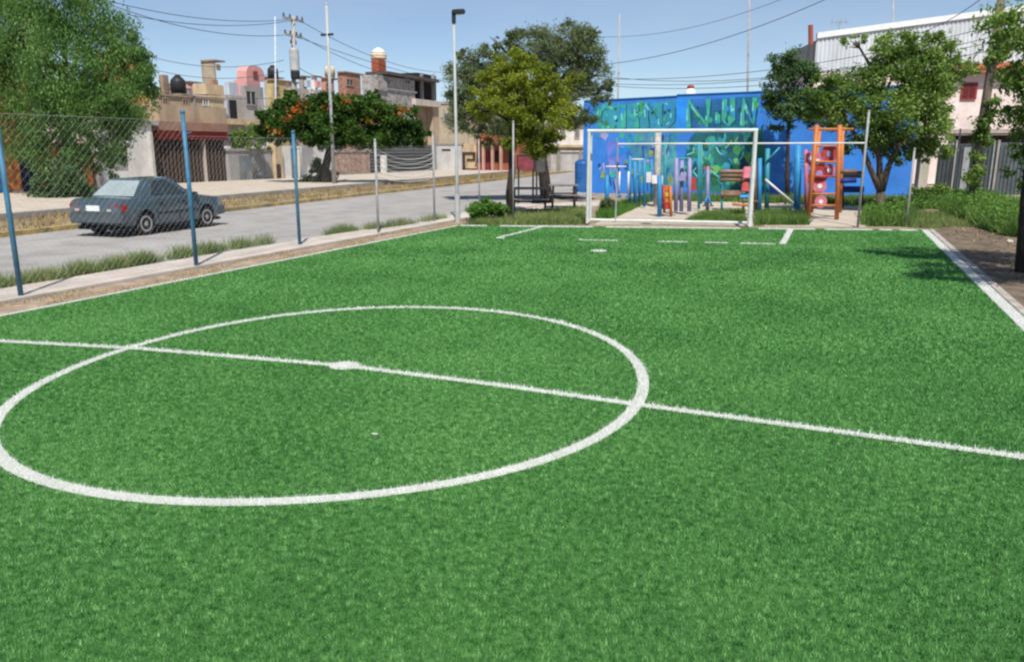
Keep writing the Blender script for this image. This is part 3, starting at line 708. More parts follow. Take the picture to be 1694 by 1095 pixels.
# water tank on its base
tb = onX(626, 119, XB - 2)
h = empty('water_tank', (tb.x, tb.y, tb.z), 'cream plastic rooftop water tank with white lid on red base', 'water tank')
fpart(facX, 'base', (614, 639, 99, 121), XB - 1.2, -.5, mat('red_brick_base', (.38, .10, .05), .9, .2, 5), h)
pc = onX(626.5, 99, XB - 2.0); rt = (onX(636, 99, XB - 2.0) - onX(617, 99, XB - 2.0)).length * .36; ht = onX(626.5, 80, XB - 2.0).z - pc.z
MB().lathe(pc, [(rt * .95, 0), (rt, .1 * ht), (rt, .2 * ht), (rt * .96, .23 * ht), (rt, .26 * ht), (rt, .44 * ht), (rt * .9, .52 * ht)], 20).build('tank', mat('cream_plastic', (.68, .56, .40), .5, .06), h, smooth=True)
MB().lathe(pc, [(rt * .92, .5 * ht), (rt * .8, .72 * ht), (rt * .5, .9 * ht), (rt * .3, .93 * ht), (rt * .28, ht)], 20).build('lid', mat('white_plastic', (.8, .79, .76), .5, .04), h, smooth=True)

# ------------------------------------------------------------------ blue mural wall
WA, WB = G(985, 318), G(1532, 322)
wd = (WB - WA).normalized(); wn_ = Vector((wd.y, -wd.x, 0))          # outward, towards the pitch
W0 = WA - wd * 1.2
def WP(u, v, off=0.0): return onLine(u, v, W0 + wn_ * off, WB + wn_ * off)
M_blue = mat('blue_mural', (.035, .20, .62), .75, .15, .9, .2, 30, dirt=.10, col2=(.025, .15, .50))
h = empty('mural_wall', (W0.x, W0.y, 0), 'long bright blue wall painted with teal graffiti letters', 'wall')
def wall_slab(mb, u0, u1, vt0, vt1, off, th, vb=None):
    a, b_ = WP(u0, vt0), WP(u1, vt1); z0a, z0b = (-.1, -.1) if vb is None else (WP(u0, vb[0]).z, WP(u1, vb[1]).z)
    f = wn_ * off
    return mb.prism([Vector((a.x, a.y, z0a)) + f, Vector((b_.x, b_.y, z0b)) + f, b_ + f, a + f], -wn_ * th)
wall_slab(MB(), 966, 1120, 168, 160, 0, .3).build('wall', M_blue, h)
wall_slab(MB(), 1120, 1275, 158, 149.5, .004, .3).build('wall', M_blue, h)
wall_slab(MB(), 1275, 1527, 149.5, 142, .002, .3).build('wall', M_blue, h)
wall_slab(MB(), 966, 1120, 166.4, 158.4, .05, .4, (168, 160)).build('coping', mat('blue_coping', (.04, .22, .52), .8, .15, 2), h)
wall_slab(MB(), 1120.2, 1527, 156.4, 140, .05, .4, (158, 142)).build('coping', mat('blue_coping', (.04, .22, .52)), h)
wall_slab(MB(), 1527, 1542, 225, 225, .08, .5).build('pillar', wallmat('pale_pillar', (.50, .46, .38)), h)
M_teal = mat('teal_paint', (.03, .26, .33), .7, .25, 2.2, col2=(.02, .17, .30)); M_teal2 = mat('green_paint', (.04, .34, .20), .7, .3, 2.2, col2=(.02, .22, .30))
M_cyan = mat('cyan_paint', (.20, .62, .60), .7, .2, 3); M_dteal = mat('dark_teal_paint', (.008, .07, .13), .7, .2, 3); M_sky = mat('azure_paint', (.02, .25, .75), .7, .12, 2)
def paint(name, px, off, m, jag=0.0):
    pts = []
    for i, (u, v) in enumerate(px):
        u2, v2 = px[(i + 1) % len(px)]; k = 4 if jag else 1
        for j in range(k):
            t = j / k; pts.append((u + (u2 - u) * t + random.uniform(-jag, jag), v + (v2 - v) * t + random.uniform(-jag, jag)))
    return MB().prism([WP(u, v, off) for u, v in pts], -wn_ * .0015).build(name, m, h)
def stroke(name, pl, w, off, m):
    """brush stroke: outline offset from a pixel polyline"""
    L, R = [], []
    for i, p in enumerate(pl):
        a, b_ = Vector(pl[max(i-1, 0)]), Vector(pl[min(i+1, len(pl)-1)]); d = (b_ - a).normalized(); nn = Vector((-d.y, d.x))
        L.append(Vector(p) + nn * w / 2); R.append(Vector(p) - nn * w / 2)
    return MB().prism([WP(p.x, p.y, off) for p in L + R[::-1]], -wn_ * .0015).build(name, m, h)
paint('mural_field', [(982, 176), (1118, 167), (1116, 213), (986, 214)], .004, M_teal, 1.5)
paint('mural_field', [(1139, 166), (1254, 160), (1252, 211), (1142, 213)], .004, M_teal2, 1.5)
paint('mural_field', [(1119, 163), (1138, 162), (1139, 212), (1118, 213)], .006, M_sky, .6)
paint('mural_field', [(1150, 214), (1200, 220), (1262, 214), (1262, 316), (1140, 318), (1128, 270)], .004, mat('leaf_green_paint', (.04, .27, .09), .8, .5, 1.6, col2=(.02, .13, .22)), 4)
paint('mural_field', [(1045, 222), (1120, 224), (1126, 300), (1090, 314), (1052, 300)], .0055, mat('mixed_teal_paint', (.07, .26, .26), .8, .5, 1.8, col2=(.03, .10, .30)), 4)
paint('mural_field', [(1003, 235), (1024, 228), (1030, 290), (1008, 285)], .008, mat('violet_paint', (.15, .16, .48), .8, .4, 2.0, col2=(.03, .14, .5)), 2.5)
LET = [  # painted letters: dark shade stroke, then lighter body stroke
    ([(1016, 180), (1004, 175), (993, 181), (989, 196), (994, 209), (1006, 212), (1016, 208)], M_cyan),
    ([(1031, 173), (1031, 212)], M_cyan), ([(1062, 171), (1052, 174), (1053, 212)], M_teal2), ([(1053, 190), (1063, 189)], M_teal2),
    ([(1070, 211), (1068, 170), (1092, 209), (1092, 171)], M_teal2), ([(1101, 170), (1113, 178), (1112, 200), (1101, 211)], M_teal2),
    ([(1139, 211), (1139, 167), (1170, 209), (1172, 164)], M_cyan), ([(1187, 186), (1187, 204)], M_cyan),
    ([(1199, 164), (1198, 198), (1205, 206), (1212, 198), (1212, 162)], M_cyan), ([(1228, 209), (1230, 164), (1246, 208), (1249, 162)], M_cyan)]
for pl, m_ in LET:
    stroke('letter_shade', [(u + 4.2, v + 1.5) for u, v in pl], 3.5, .0085, M_dteal); stroke('mural_letter', pl, 8.5, .0100, random.choice((M_teal2, M_teal, M_teal2)))
    for a_, b_ in zip(pl[:-1], pl[1:]):
        t0 = random.uniform(.05, .45); t1 = t0 + random.uniform(.25, .5); A_, B_ = Vector(a_), Vector(b_)
        stroke('letter_highlight', [tuple(A_.lerp(B_, t) + Vector((-2.6, 0))) for t in (t0, t1)], 1.9, .0115, M_cyan)
def blob(u, v, r, off, m):
    n_ = random.randint(7, 11); a0 = random.uniform(0, 6)
    return MB().prism([WP(u + r * random.uniform(.55, 1.2) * math.cos(a0 + i * 2 * math.pi / n_), v + 1.5 * r * random.uniform(.5, 1.2) * math.sin(a0 + i * 2 * math.pi / n_), off) for i in range(n_)], -wn_ * .0012).build('mural_patch', m, h)
PAL_G = [M_teal2, M_teal, mat('lime_paint', (.13, .42, .12), .8), mat('forest_paint', (.02, .13, .06), .8, .3, 3), mat('leaf_paint', (.05, .30, .08), .8, .3, 3), M_dteal]
PAL_B = [M_sky, M_teal, mat('lilac_paint', (.32, .32, .60), .8), mat('navy_paint', (.01, .06, .28), .8), mat('mid_blue_paint', (.03, .16, .48), .8), M_teal2, mat('olive_paint', (.22, .30, .10), .8, .3, 3)]
for i in range(70): blob(random.uniform(1142, 1262), random.uniform(218, 306), random.uniform(3, 8), .0065 + .0001 * i, random.choice(PAL_G))
for i in range(60): blob(random.uniform(990, 1140), random.uniform(222, 304), random.uniform(2.5, 7), .0065 + .0001 * i, random.choice(PAL_B + PAL_G[:2]))
for i in range(46):
    u = random.choice((random.uniform(990, 1116), random.uniform(1140, 1252))); blob(u, random.uniform(172, 208), random.uniform(2, 4.5), .0120 + .0001 * i, random.choice((M_teal2, M_teal, M_sky, M_dteal, PAL_G[4], M_cyan)))
for _ in range(22):
    u, v = random.uniform(1125, 1258), random.uniform(222, 308)
    pl = [(u, v), (u + random.uniform(-6, 6), v + random.uniform(4, 10)), (u + random.uniform(-12, 12), v + random.uniform(10, 22))]
    stroke('brush_stroke', pl, random.uniform(1.2, 2.4), .015 + .0002 * _ , random.choice((M_teal2, M_teal, mat('lime_paint', (.12, .38, .10), .8), M_cyan)))
for _ in range(24):
    u, v = random.uniform(990, 1120), random.uniform(222, 300)
    stroke('brush_stroke', [(u, v), (u + random.uniform(-4, 4), v + random.uniform(12, 26))], random.uniform(1.2, 3), .015 + .0002 * _, random.choice((M_sky, M_teal, mat('lilac_paint', (.32, .30, .58), .8), mat('navy_paint', (.01, .05, .25), .8))))
# white rooftop object above the wall
wt = G(1142, 300); wt.z = 0
p = D(1142, 158, depth(WA) + 9); r_ = (D(1152, 158, depth(WA) + 9) - p).length
h2 = empty('water_tank', (p.x, p.y, p.z), 'white rounded water tank with red lid peeking over the blue wall', 'water tank')
MB().lathe((p.x, p.y, p.z - .9), [(r_, 0), (r_, .9), (r_ * .9, 1.05), (r_ * .55, 1.25), (r_ * .4, 1.3)], 20).build('tank', mat('white_plastic', (.8, .79, .76)), h2, smooth=True)
MB().lathe((p.x, p.y, p.z + .38), [(r_ * .6, 0), (r_ * .58, .1), (r_ * .3, .17)], 16).build('lid', mat('red_lid', (.35, .06, .05), .6), h2, smooth=True)
bx_ = D(1142, 200, depth(WA) + 9)
MB().box((p.x - 1.6, p.y - 1.2, 0), (p.x + 1.6, p.y + 1.2, p.z - .9)).build('base', M_grey, h2)

# ------------------------------------------------------------------ white corrugated building, right
CA, CB = D(1336, 247, 46.5), D(1780, 247, 45); CA.z = CB.z = 0
cd = (CB - CA).normalized(); cn = Vector((cd.y, -cd.x, 0)); clen = (CB - CA).length
def CP(u, v, off=0.0): return onLine(u, v, CA + cn * off, CB + cn * off)
h = empty('metal_shed', (CA.x, CA.y, 0), 'large white corrugated metal building rising behind the right trees', 'building')
ztop0, ztop1 = CP(1336, 64).z, CP(1694, 16).z; zmid = CP(1450, 118).z
def ctop(s): return ztop0 + (ztop1 - ztop0) * s / ((CP(1694, 16) - CP(1336, 16)).to_2d().length)
mb = MB(); N = int(clen / .11); vs = []
for i in range(N + 1):
    s = clen * i / N; o_ = .035 if i % 2 else -.035
    q = CA + cd * s + cn * o_; vs += [(q.x, q.y, zmid), (q.x, q.y, ctop(s))]
mb.add(vs, [(2*i, 2*i+2, 2*i+3, 2*i+1) for i in range(N)])
mb.build('corrugated_sheet', mat('white_sheet', (.66, .69, .72), .45, .07, .5, metal=.0, dirt=.25), h)
a, b_ = CA + cn * .12, CB + cn * .12
MB().prism([Vector((a.x, a.y, ctop(0) - .02)), Vector((b_.x, b_.y, ctop(clen) - .02)), Vector((b_.x, b_.y, ctop(clen) + .28)), Vector((a.x, a.y, ctop(0) + .28))], -cn * .3).build('roof_trim', mat('white_trim', (.78, .79, .79), .5, .05), h)
MB().prism([Vector((CA.x, CA.y, 0)) - cn * .04, Vector((CB.x, CB.y, 0)) - cn * .04, Vector((CB.x, CB.y, zmid)) - cn * .04, Vector((CA.x, CA.y, zmid)) - cn * .04], -cn * 9).build('wall', wallmat('pinkish_plaster', (.80, .67, .62), .12), h)
MB().prism([Vector((CA.x, CA.y, zmid + .02)) - cn * .2, Vector((CB.x, CB.y, zmid + .02)) - cn * .2, Vector((CB.x, CB.y, ctop(clen) - .1)) - cn * .2, Vector((CA.x, CA.y, ctop(0) - .1)) - cn * .2], -cn * 8.5).build('upper_wall', M_grey, h)
def cslab(name, rect, off, th, m, par=None):
    u0, u1, v0, v1 = rect; um = (u0+u1)/2; z1, z0 = CP(um, v0, off).z, CP(um, v1, off).z
    a, b_ = CP(u0, v1, off), CP(u1, v1, off)
    return MB().prism([(a.x, a.y, z0), (b_.x, b_.y, z0), (b_.x, b_.y, z1), (a.x, a.y, z1)], -cn * th).build(name, m, par or h)
for r_ in ((1589, 1615, 137, 165), (1480, 1500, 145, 168)):
    w = cslab('window', r_, .06, .1, mat('red_window_frame', (.30, .04, .04), .6)); u0, u1, v0, v1 = r_
    cslab('pane', (u0 + 3, (u0+u1)/2 - 1, v0 + 3, v1 - 3), .08, .03, mat('dark_red_glass', (.12, .02, .02), .3), w); cslab('pane', ((u0+u1)/2 + 1, u1 - 3, v0 + 3, v1 - 3), .08, .03, mat('dark_red_glass', (.12, .02, .02)), w)
MB().tube([CP(1342, 66) + Vector((0, 0, -.3)), CP(1341, 42)], .13, 8).build('vent_pipe', mat('rusty_red', (.35, .09, .06), .8), h)
# tiled awning on the wall
a0, a1 = CP(1575, 112, 0), CP(1720, 108, 0); aw = MB()
aw.prism([a0, a1, a1 + cn * .55 + Vector((0, 0, -.35)), a0 + cn * .55 + Vector((0, 0, -.35))], (0, 0, .1))
g = aw.build('awning', mat('terracotta', (.42, .14, .07)), h)
for i in range(30):
    q = a0.lerp(a1, (i + .5) / 30)
    MB().tube([q + Vector((0, 0, .14)), q + cn * .57 + Vector((0, 0, -.21))], .085, 6).build('roof_tile', mat('terracotta', (.42, .14, .07)), g)
# front yard wall, gate and canopy
GA, GB = D(1545, 247, 37), D(1790, 247, 35.5); GA.z = GB.z = 0; gd = (GB - GA).normalized(); gn = Vector((gd.y, -gd.x, 0))
def GP(u, v, off=0.0): return onLine(u, v, GA + gn * off, GB + gn * off)
h = empty('grey_gate', (GA.x, GA.y, 0), 'dark grey corrugated metal gate behind the right hand weeds', 'gate')
def gslab(name, rect, off, th, m, par=None, z0=None):
    u0, u1, v0, v1 = rect; um = (u0+u1)/2; z1 = GP(um, v0, off).z; zz = GP(um, v1, off).z if z0 is None else z0
    a, b_ = GP(u0, v1, off), GP(u1, v1, off)
    return MB().prism([(a.x, a.y, zz), (b_.x, b_.y, zz), (b_.x, b_.y, z1), (a.x, a.y, z1)], -gn * th).build(name, m, par or h)
M_gate = mat('gate_sheet', (.06, .075, .085), .55, .2, 1.2, dirt=.25); M_gate2 = mat('gate_sheet_light', (.10, .125, .14), .55, .2, 1.2, dirt=.2)
gslab('panel', (1545, 1572, 240, 320), 0, .08, M_gate, z0=-.05); gslab('panel', (1575, 1640, 238, 320), .0, .08, M_gate, z0=-.05); gslab('panel', (1643, 1770, 236, 320), .0, .08, M_gate2, z0=-.05)
for i in range(34):
    u = 1548 + i * 6.5; gslab('rib', (u, u + 1.6, 241, 320), .05, .05, M_gate2 if u > 1640 else M_gate, z0=0)
for u in (1571.5, 1640): gslab('post', (u, u + 4, 232, 320), .08, .2, M_kerb, z0=-.05)
gslab('door', (1586, 1597, 244, 320), .06, .05, mat('pale_door', (.30, .31, .32), .6), z0=0)
h = empty('porch_canopy', tuple(GP(1600, 300, -1.2).to_2d()) + (0,), 'dark flat porch roof above the grey gate', 'canopy')
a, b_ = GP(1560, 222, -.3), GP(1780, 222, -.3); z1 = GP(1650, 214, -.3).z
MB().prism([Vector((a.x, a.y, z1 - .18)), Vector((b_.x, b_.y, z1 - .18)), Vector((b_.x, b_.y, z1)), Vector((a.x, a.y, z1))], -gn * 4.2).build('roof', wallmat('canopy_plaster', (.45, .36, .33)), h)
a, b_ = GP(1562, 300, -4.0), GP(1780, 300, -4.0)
MB().prism([Vector((a.x, a.y, 0)), Vector((b_.x, b_.y, 0)), Vector((b_.x, b_.y, z1 - .2)), Vector((a.x, a.y, z1 - .2))], -gn * .2).build('back_wall', mat('porch_shade_plaster', (.10, .09, .09), .9), h)  # dark wall colour stands in for the shade under the porch roof
for u in (1566, 1625, 1690): 
    q = GP(u, 300, -.7); MB().box((q.x - .12, q.y - .12, 0), (q.x + .12, q.y + .12, z1 - .185)).build('column', M_grey, h)
# ------------------------------------------------------------------ trees and shrubs
M_bark = mat('bark', (.13, .10, .075), .95, .3, 6, .8, 30, stretch=(3, 3, .6)); M_bark_dark = mat('dark_bark', (.055, .045, .038), .95, .3, 6, .8, 30, stretch=(3, 3, .6))
LF_left = leaf_mat('pepper_leaf', [(0, (.035, .085, .022)), (.45, (.10, .21, .048)), (.8, (.18, .32, .085)), (1, (.28, .42, .16))], .42, .55, .7)
LF_flam = leaf_mat('flamboyant_leaf', [(0, (.016, .045, .010)), (.5, (.045, .115, .018)), (1, (.15, .26, .04))], .35, .55, .8)
LF_flower = leaf_mat('orange_flower', [(0, (.26, .05, .012)), (1, (.46, .13, .02))], .3, .6, 2)
LF_yel = leaf_mat('yellow_green_leaf', [(0, (.10, .14, .016)), (.5, (.25, .31, .03)), (1, (.44, .48, .06))], .42, .55, .8)
LF_grey = leaf_mat('grey_green_leaf', [(0, (.075, .11, .045)), (.5, (.15, .20, .085)), (1, (.27, .31, .16))], .35, .6, .7)
LF_right = leaf_mat('green_leaf', [(0, (.06, .12, .024)), (.5, (.17, .28, .055)), (1, (.36, .48, .13))], .4, .55, .8)
LF_dark = leaf_mat('dark_leaf', [(0, (.03, .07, .026)), (.5, (.075, .145, .05)), (1, (.17, .27, .09))], .3, .55, .8)
def clump_points(c, r, n_, sub=.30, fill=.55, vert=.7):
    """points in small tufts spread through an ellipsoid, denser outside"""
    k = max(8, int(n_ / 95))
    d = RNG.normal(size=(k, 3)); d /= np.linalg.norm(d, axis=1)[:, None]
    rad = RNG.uniform(fill, 1.0, k) ** .8; cen = d * rad[:, None] * np.array(r)
    i = RNG.integers(0, k, n_); s_ = .66 * sub * np.mean(r) * RNG.uniform(.5, 1.3, k)[i]
    P = cen[i] + RNG.normal(size=(n_, 3)) * s_[:, None] * np.array([1, 1, vert])
    return P + np.array(c)
def tree(name, label, base, trunk, clumps, dist, leaf, leafmat, n_leaf, barkmat=M_bark, r0=.16, cat='tree', up=.45, droop=0.0, extra=None, group=None, sub=.30, asp=.5, hubs=None, vert=.7, shrink=1.0):
    """trunk: list of (u, v) pixels up the stem; clumps: (u, v, ru, rv, dd) in pixels, dd metres behind the trunk"""
    h = empty(name, (base.x, base.y, 0), label, cat, group)
    sp_ = dist / FPX; tot = sum(c[2] * c[3] for c in clumps)
    P = []; cents = []; clumps = [(u, v, ru * shrink, rv * shrink, dd) for u, v, ru, rv, dd in clumps]
    for (u, v, ru, rv, dd) in clumps:
        c_ = D(u, v, dist + dd); k = (dist + dd) / FPX; r = ((ru * k), (ru + rv) * k * .5, rv * k); cents.append(c_)
        P.append(clump_points(c_, r, max(60, int(n_leaf * ru * rv / tot)), sub, .55, vert))
    for _ in range(int(len(clumps) * 2.6)):      # stray sprays that roughen the outline
        (u, v, ru, rv, dd) = random.choice(clumps); a_ = random.uniform(0, 2 * math.pi); q_ = random.uniform(.22, .42)
        c_ = D(u + ru * 1.12 * math.cos(a_), v + rv * 1.12 * math.sin(a_), dist + dd + random.uniform(-.5, .5)); k = dist / FPX
        P.append(clump_points(c_, (ru * k * q_, ru * k * q_, rv * k * q_), max(30, int(n_leaf * ru * rv / tot * q_ * q_ * 1.3)), .55, .0))
    P = np.concatenate(P); P[:, 2] = np.maximum(P[:, 2], .05)
    mb = MB(); tp_ = [D(u, v, dist) for u, v in trunk]; tp_[0] = Vector((base.x, base.y, -.12)); 
    mb.tube(tp_, [r0 * (1.25 - .6 * i / max(1, len(tp_) - 1)) for i in range(len(tp_))], 9)
    mb.build('trunk', barkmat, h, smooth=True)
    top = tp_[-1]; lm = MB()
    hub_pts = [D(u, v, dist) for u, v in hubs] if hubs else [top]
    for c_ in cents:
        top = min(hub_pts, key=lambda q: (q - c_).length)
        mid = top.lerp(c_, .5) + Vector((random.uniform(-.2, .2), random.uniform(-.2, .2), .12 * (c_ - top).length))
        lm.tube([top - Vector((0, 0, .1)), mid, c_], [r0 * .55, r0 * .34, r0 * .12], 6)
        for _ in range(4):
            e = c_ + Vector((random.gauss(0, .5), random.gauss(0, .5), random.gauss(.2, .4))) * (c_ - top).length * .14
            lm.tube([c_.lerp(mid, .3), e], [r0 * .16, r0 * .05], 5)
    lm.build('limbs', barkmat, h, smooth=True)
    fast_mesh('crown', leaf_quads(P, leaf, up, asp, droop), 4, leafmat, h, (base.x, base.y, 0))
    if extra: extra(h, cents)
    return h
# big tree on the far pavement
b0 = G(112, 332)
tree('pepper_tree', 'big rounded green tree by the street at the left edge', b0, [(112, 332), (112, 290), (108, 245), (110, 200)],
     [(45, 50, 62, 55, 0), (140, 40, 62, 50, .4), (190, 75, 42, 45, .2), (100, 110, 75, 60, -.8), (30, 130, 60, 60, 0), (185, 130, 55, 50, -.3), (210, 175, 45, 45, 0), (215, 205, 40, 28, .2), (120, 185, 75, 50, -.8), (40, 205, 65, 50, -.2), (-40, 90, 70, 80, 0), (70, 255, 60, 28, -.4), (165, 240, 55, 30, -.2), (10, 20, 60, 50, .5), (90, 8, 60, 40, .5), (185, 270, 22, 22, 0), (215, 110, 28, 40, .2)],
     depth(b0), .13, LF_left, 72000, r0=.28, droop=1.3, sub=.27, asp=.36, vert=1.2, shrink=.97)
# shrub at its foot
def shrub(name, label, base, clumps, leaf, lm, n_, cat='shrub', stems=5):
    d_ = depth(base); h = empty(name, (base.x, base.y, 0), label, cat); P = []; st = MB()
    tot = sum(c[2] * c[3] for c in clumps)
    for (u, v, ru, rv, dd) in clumps:
        c_ = D(u, v, d_ + dd); k = (d_ + dd) / FPX
        P.append(clump_points(c_, (ru * k, (ru + rv) * k * .5, rv * k), max(60, int(n_ * ru * rv / tot)), .33, .3))
        for _ in range(stems): st.tube([Vector((base.x + random.gauss(0, .05), base.y + random.gauss(0, .05), -.1)), c_ + Vector((random.gauss(0, .3), random.gauss(0, .3), random.gauss(0, .1))) * ru * k], [.03, .01], 5)
    P = np.concatenate(P); P[:, 2] = np.maximum(P[:, 2], .03)
    st.build('stems', M_bark, h); fast_mesh('foliage', leaf_quads(P, leaf, .4), 4, lm, h, (base.x, base.y, 0))
    return h
shrub('shrub', 'dark dense shrub below the big left tree', G(105, 336), [(75, 305, 32, 26, 0), (115, 300, 40, 32, 0), (140, 315, 25, 20, 0), (100, 322, 40, 14, 0)], .12, LF_dark, 6000)
shrub('shrub', 'dark spiky bush in front of the low white house', G(528, 308), [(528, 292, 24, 15, 0), (525, 272, 12, 12, 0), (545, 298, 12, 9, 0), (508, 298, 10, 9, 0)], .16, LF_dark, 3500)
hb = onX(408, 250, XF - .2); hb.z = 0
shrub('hedge', 'leafy hedge spilling over the grey garden wall', hb, [(392, 232, 18, 15, 0), (415, 228, 20, 16, 0), (435, 238, 16, 12, 0), (405, 242, 22, 8, 0)], .16, LF_right, 3500, 'hedge')
shrub('shrub', 'bright green bush beside the street lamp foot', G(806, 363), [(800, 346, 26, 14, 0), (822, 350, 18, 12, 0), (785, 356, 14, 9, 0), (805, 334, 14, 8, 0)], .07, M_weed3, 7000)
# flamboyant tree
def flowers(h, cents):
    P = []
    for (u, v, ru, rv) in ((490, 182, 15, 9), (478, 197, 9, 6), (505, 166, 8, 4), (570, 168, 12, 4), (660, 182, 16, 4), (612, 200, 8, 4), (455, 218, 7, 5), (540, 178, 7, 4)):
        c_ = D(u, v, dfl - 1.6); k = dfl / FPX
        P.append(clump_points(c_, (ru * k, .5, rv * k), int(ru * rv * .38), .7, .0))
    P = np.concatenate(P); fast_mesh('flowers', leaf_quads(P, .17, .5, .8), 4, LF_flower, h, tuple(h.location))['kind'] = 'stuff'
bf = G(540, 309); dfl = depth(bf)
tree('flamboyant_tree', 'wide spreading dark green tree with orange flowers', bf, [(540, 309), (538, 280), (545, 250), (548, 228)],
     [(470, 196, 38, 22, -.5), (442, 208, 20, 14, 0), (500, 178, 36, 18, 0), (482, 165, 16, 10, .4), (560, 186, 42, 22, -.5), (612, 182, 38, 20, 0), (655, 196, 36, 16, 0), (520, 214, 46, 20, -.6), (590, 216, 46, 20, -.4), (645, 220, 40, 16, 0), (684, 222, 22, 12, 0), (617, 162, 11, 10, .5), (540, 236, 40, 10, -.5), (460, 228, 28, 10, 0), (610, 236, 45, 10, -.2), (665, 234, 30, 9, 0)],
     dfl, .17, LF_flam, 52000, M_bark_dark, .22, extra=flowers, sub=.24)
# trees beside the tables
bt = G(905, 333)
tree('mesquite_tree', 'tall airy grey-green tree rising behind the yellow-green one', bt, [(905, 333), (900, 290), (893, 240), (895, 190)],
     [(885, 80, 38, 30, 0), (930, 75, 45, 32, 0), (965, 90, 38, 32, 0), (985, 125, 26, 28, 0), (940, 120, 45, 32, .3), (800, 110, 42, 28, 0), (770, 130, 32, 32, 0), (790, 165, 45, 38, .2), (765, 190, 26, 30, 0), (845, 110, 35, 32, .3), (960, 165, 34, 32, 0), (1000, 155, 14, 18, 0), (830, 190, 50, 35, .4), (950, 200, 20, 18, .4), (815, 225, 35, 18, .3), (770, 95, 14, 12, 0), (822, 72, 8, 12, 0)],
     depth(bt), .10, LF_grey, 62000, M_bark_dark, .20, sub=.27, asp=.35)
by = G(846, 357)
tree('yellow_green_tree', 'bright yellow-green tree between the lamp post and the goal', by, [(846, 357), (843, 320), (847, 285), (845, 240), (850, 200)],
     [(850, 105, 30, 18, 0), (875, 125, 40, 25, -.2), (830, 130, 28, 22, 0), (900, 155, 40, 28, 0), (860, 165, 38, 30, -.3), (795, 150, 20, 12, -.2), (815, 165, 25, 15, 0), (925, 185, 28, 22, 0), (895, 200, 42, 28, -.2), (880, 235, 36, 20, 0), (905, 238, 22, 16, 0), (950, 135, 18, 12, .3), (865, 210, 25, 25, 0), (800, 185, 25, 18, .4)],
     depth(by), .08, LF_yel, 36000, M_bark_dark, .11, sub=.25, asp=.45, droop=.4)
# right hand trees
bd = G(1304, 325.5)
tree('dark_tree', 'narrow dark green tree in front of the blue wall', bd, [(1304, 325.5), (1302, 290), (1303, 245), (1305, 200)],
     [(1305, 110, 26, 26, 0), (1290, 145, 24, 30, 0), (1320, 140, 26, 32, 0), (1300, 180, 28, 24, 0), (1330, 175, 22, 22, 0), (1335, 120, 12, 14, 0), (1348, 160, 18, 20, 0), (1278, 165, 14, 20, 0), (1345, 195, 16, 14, 0), (1290, 205, 18, 12, 0)], depth(bd), .11, LF_dark, 17000, M_bark_dark, .09, sub=.28)
br = G(1457, 350); dr = depth(br)
def fork(h, cents):
    mb = MB()
    for pl in (((1457, 318), (1440, 280), (1425, 240), (1400, 200)), ((1458, 316), (1470, 275), (1490, 235), (1515, 190)), ((1456, 318), (1455, 270), (1450, 230), (1452, 170))):
        mb.tube([D(u, v, dr) for u, v in pl], [.12, .09, .07, .04], 8)
    mb.build('fork', M_bark, h, smooth=True)
tree('forked_tree', 'leafy green tree with low forked trunk right of the goal', br, [(1457, 350), (1456, 335), (1457, 315)],
     [(1420, 130, 40, 28, 0), (1385, 150, 34, 26, 0), (1370, 175, 30, 22, 0), (1405, 185, 45, 30, .2), (1460, 90, 38, 24, 0), (1500, 75, 40, 24, 0), (1540, 85, 36, 26, 0), (1415, 68, 24, 7, 0), (1520, 115, 48, 32, -.2), (1475, 130, 42, 34, -.2), (1460, 180, 50, 36, -.3), (1525, 165, 44, 36, 0), (1555, 140, 30, 28, .2), (1500, 205, 52, 30, -.2), (1440, 220, 48, 26, 0), (1550, 195, 22, 24, 0), (1475, 245, 45, 20, .2), (1530, 225, 40, 28, .1), (1550, 245, 26, 16, .2), (1500, 262, 30, 10, .3), (1415, 240, 26, 14, .2), (1570, 100, 14, 12, 0), (1590, 110, 14, 10, 0), (1350, 165, 20, 18, 0), (1362, 140, 16, 14, 0), (1345, 190, 16, 12, 0)],
     dr, .10, LF_right, 44000, M_bark, .17, extra=fork, sub=.33, shrink=.95, asp=.55, hubs=[(1400, 200), (1515, 190), (1452, 170), (1425, 240), (1490, 235)])
be = G(1691, 450); de = depth(be)
tree('edge_tree', 'dark trunked leafy tree at the right edge of the photo', be, [(1694, 450), (1694, 390), (1698, 320), (1705, 250), (1720, 180)],
     [(1690, 130, 26, 34, -.3), (1676, 200, 20, 44, .2), (1690, 260, 24, 40, .1), (1750, 120, 80, 60, -.2), (1790, 220, 90, 60, 0), (1720, 220, 40, 60, .4), (1760, 30, 90, 70, -.3), (1860, 130, 90, 80, -.2), (1830, 140, 110, 70, -2.4), (1900, 60, 120, 90, -2.2), (1850, 230, 70, 40, -1.8), (1700, 300, 18, 22, .2)],
     de, .085, LF_right, 20000, M_bark_dark, .085, droop=.8, sub=.28, asp=.4)
shrub('shrub', 'leafy bush growing at the end of the blue wall', G(1535, 338), [(1525, 322, 22, 14, 0), (1550, 316, 20, 12, .3), (1575, 325, 22, 10, .3)], .1, LF_right, 5000)

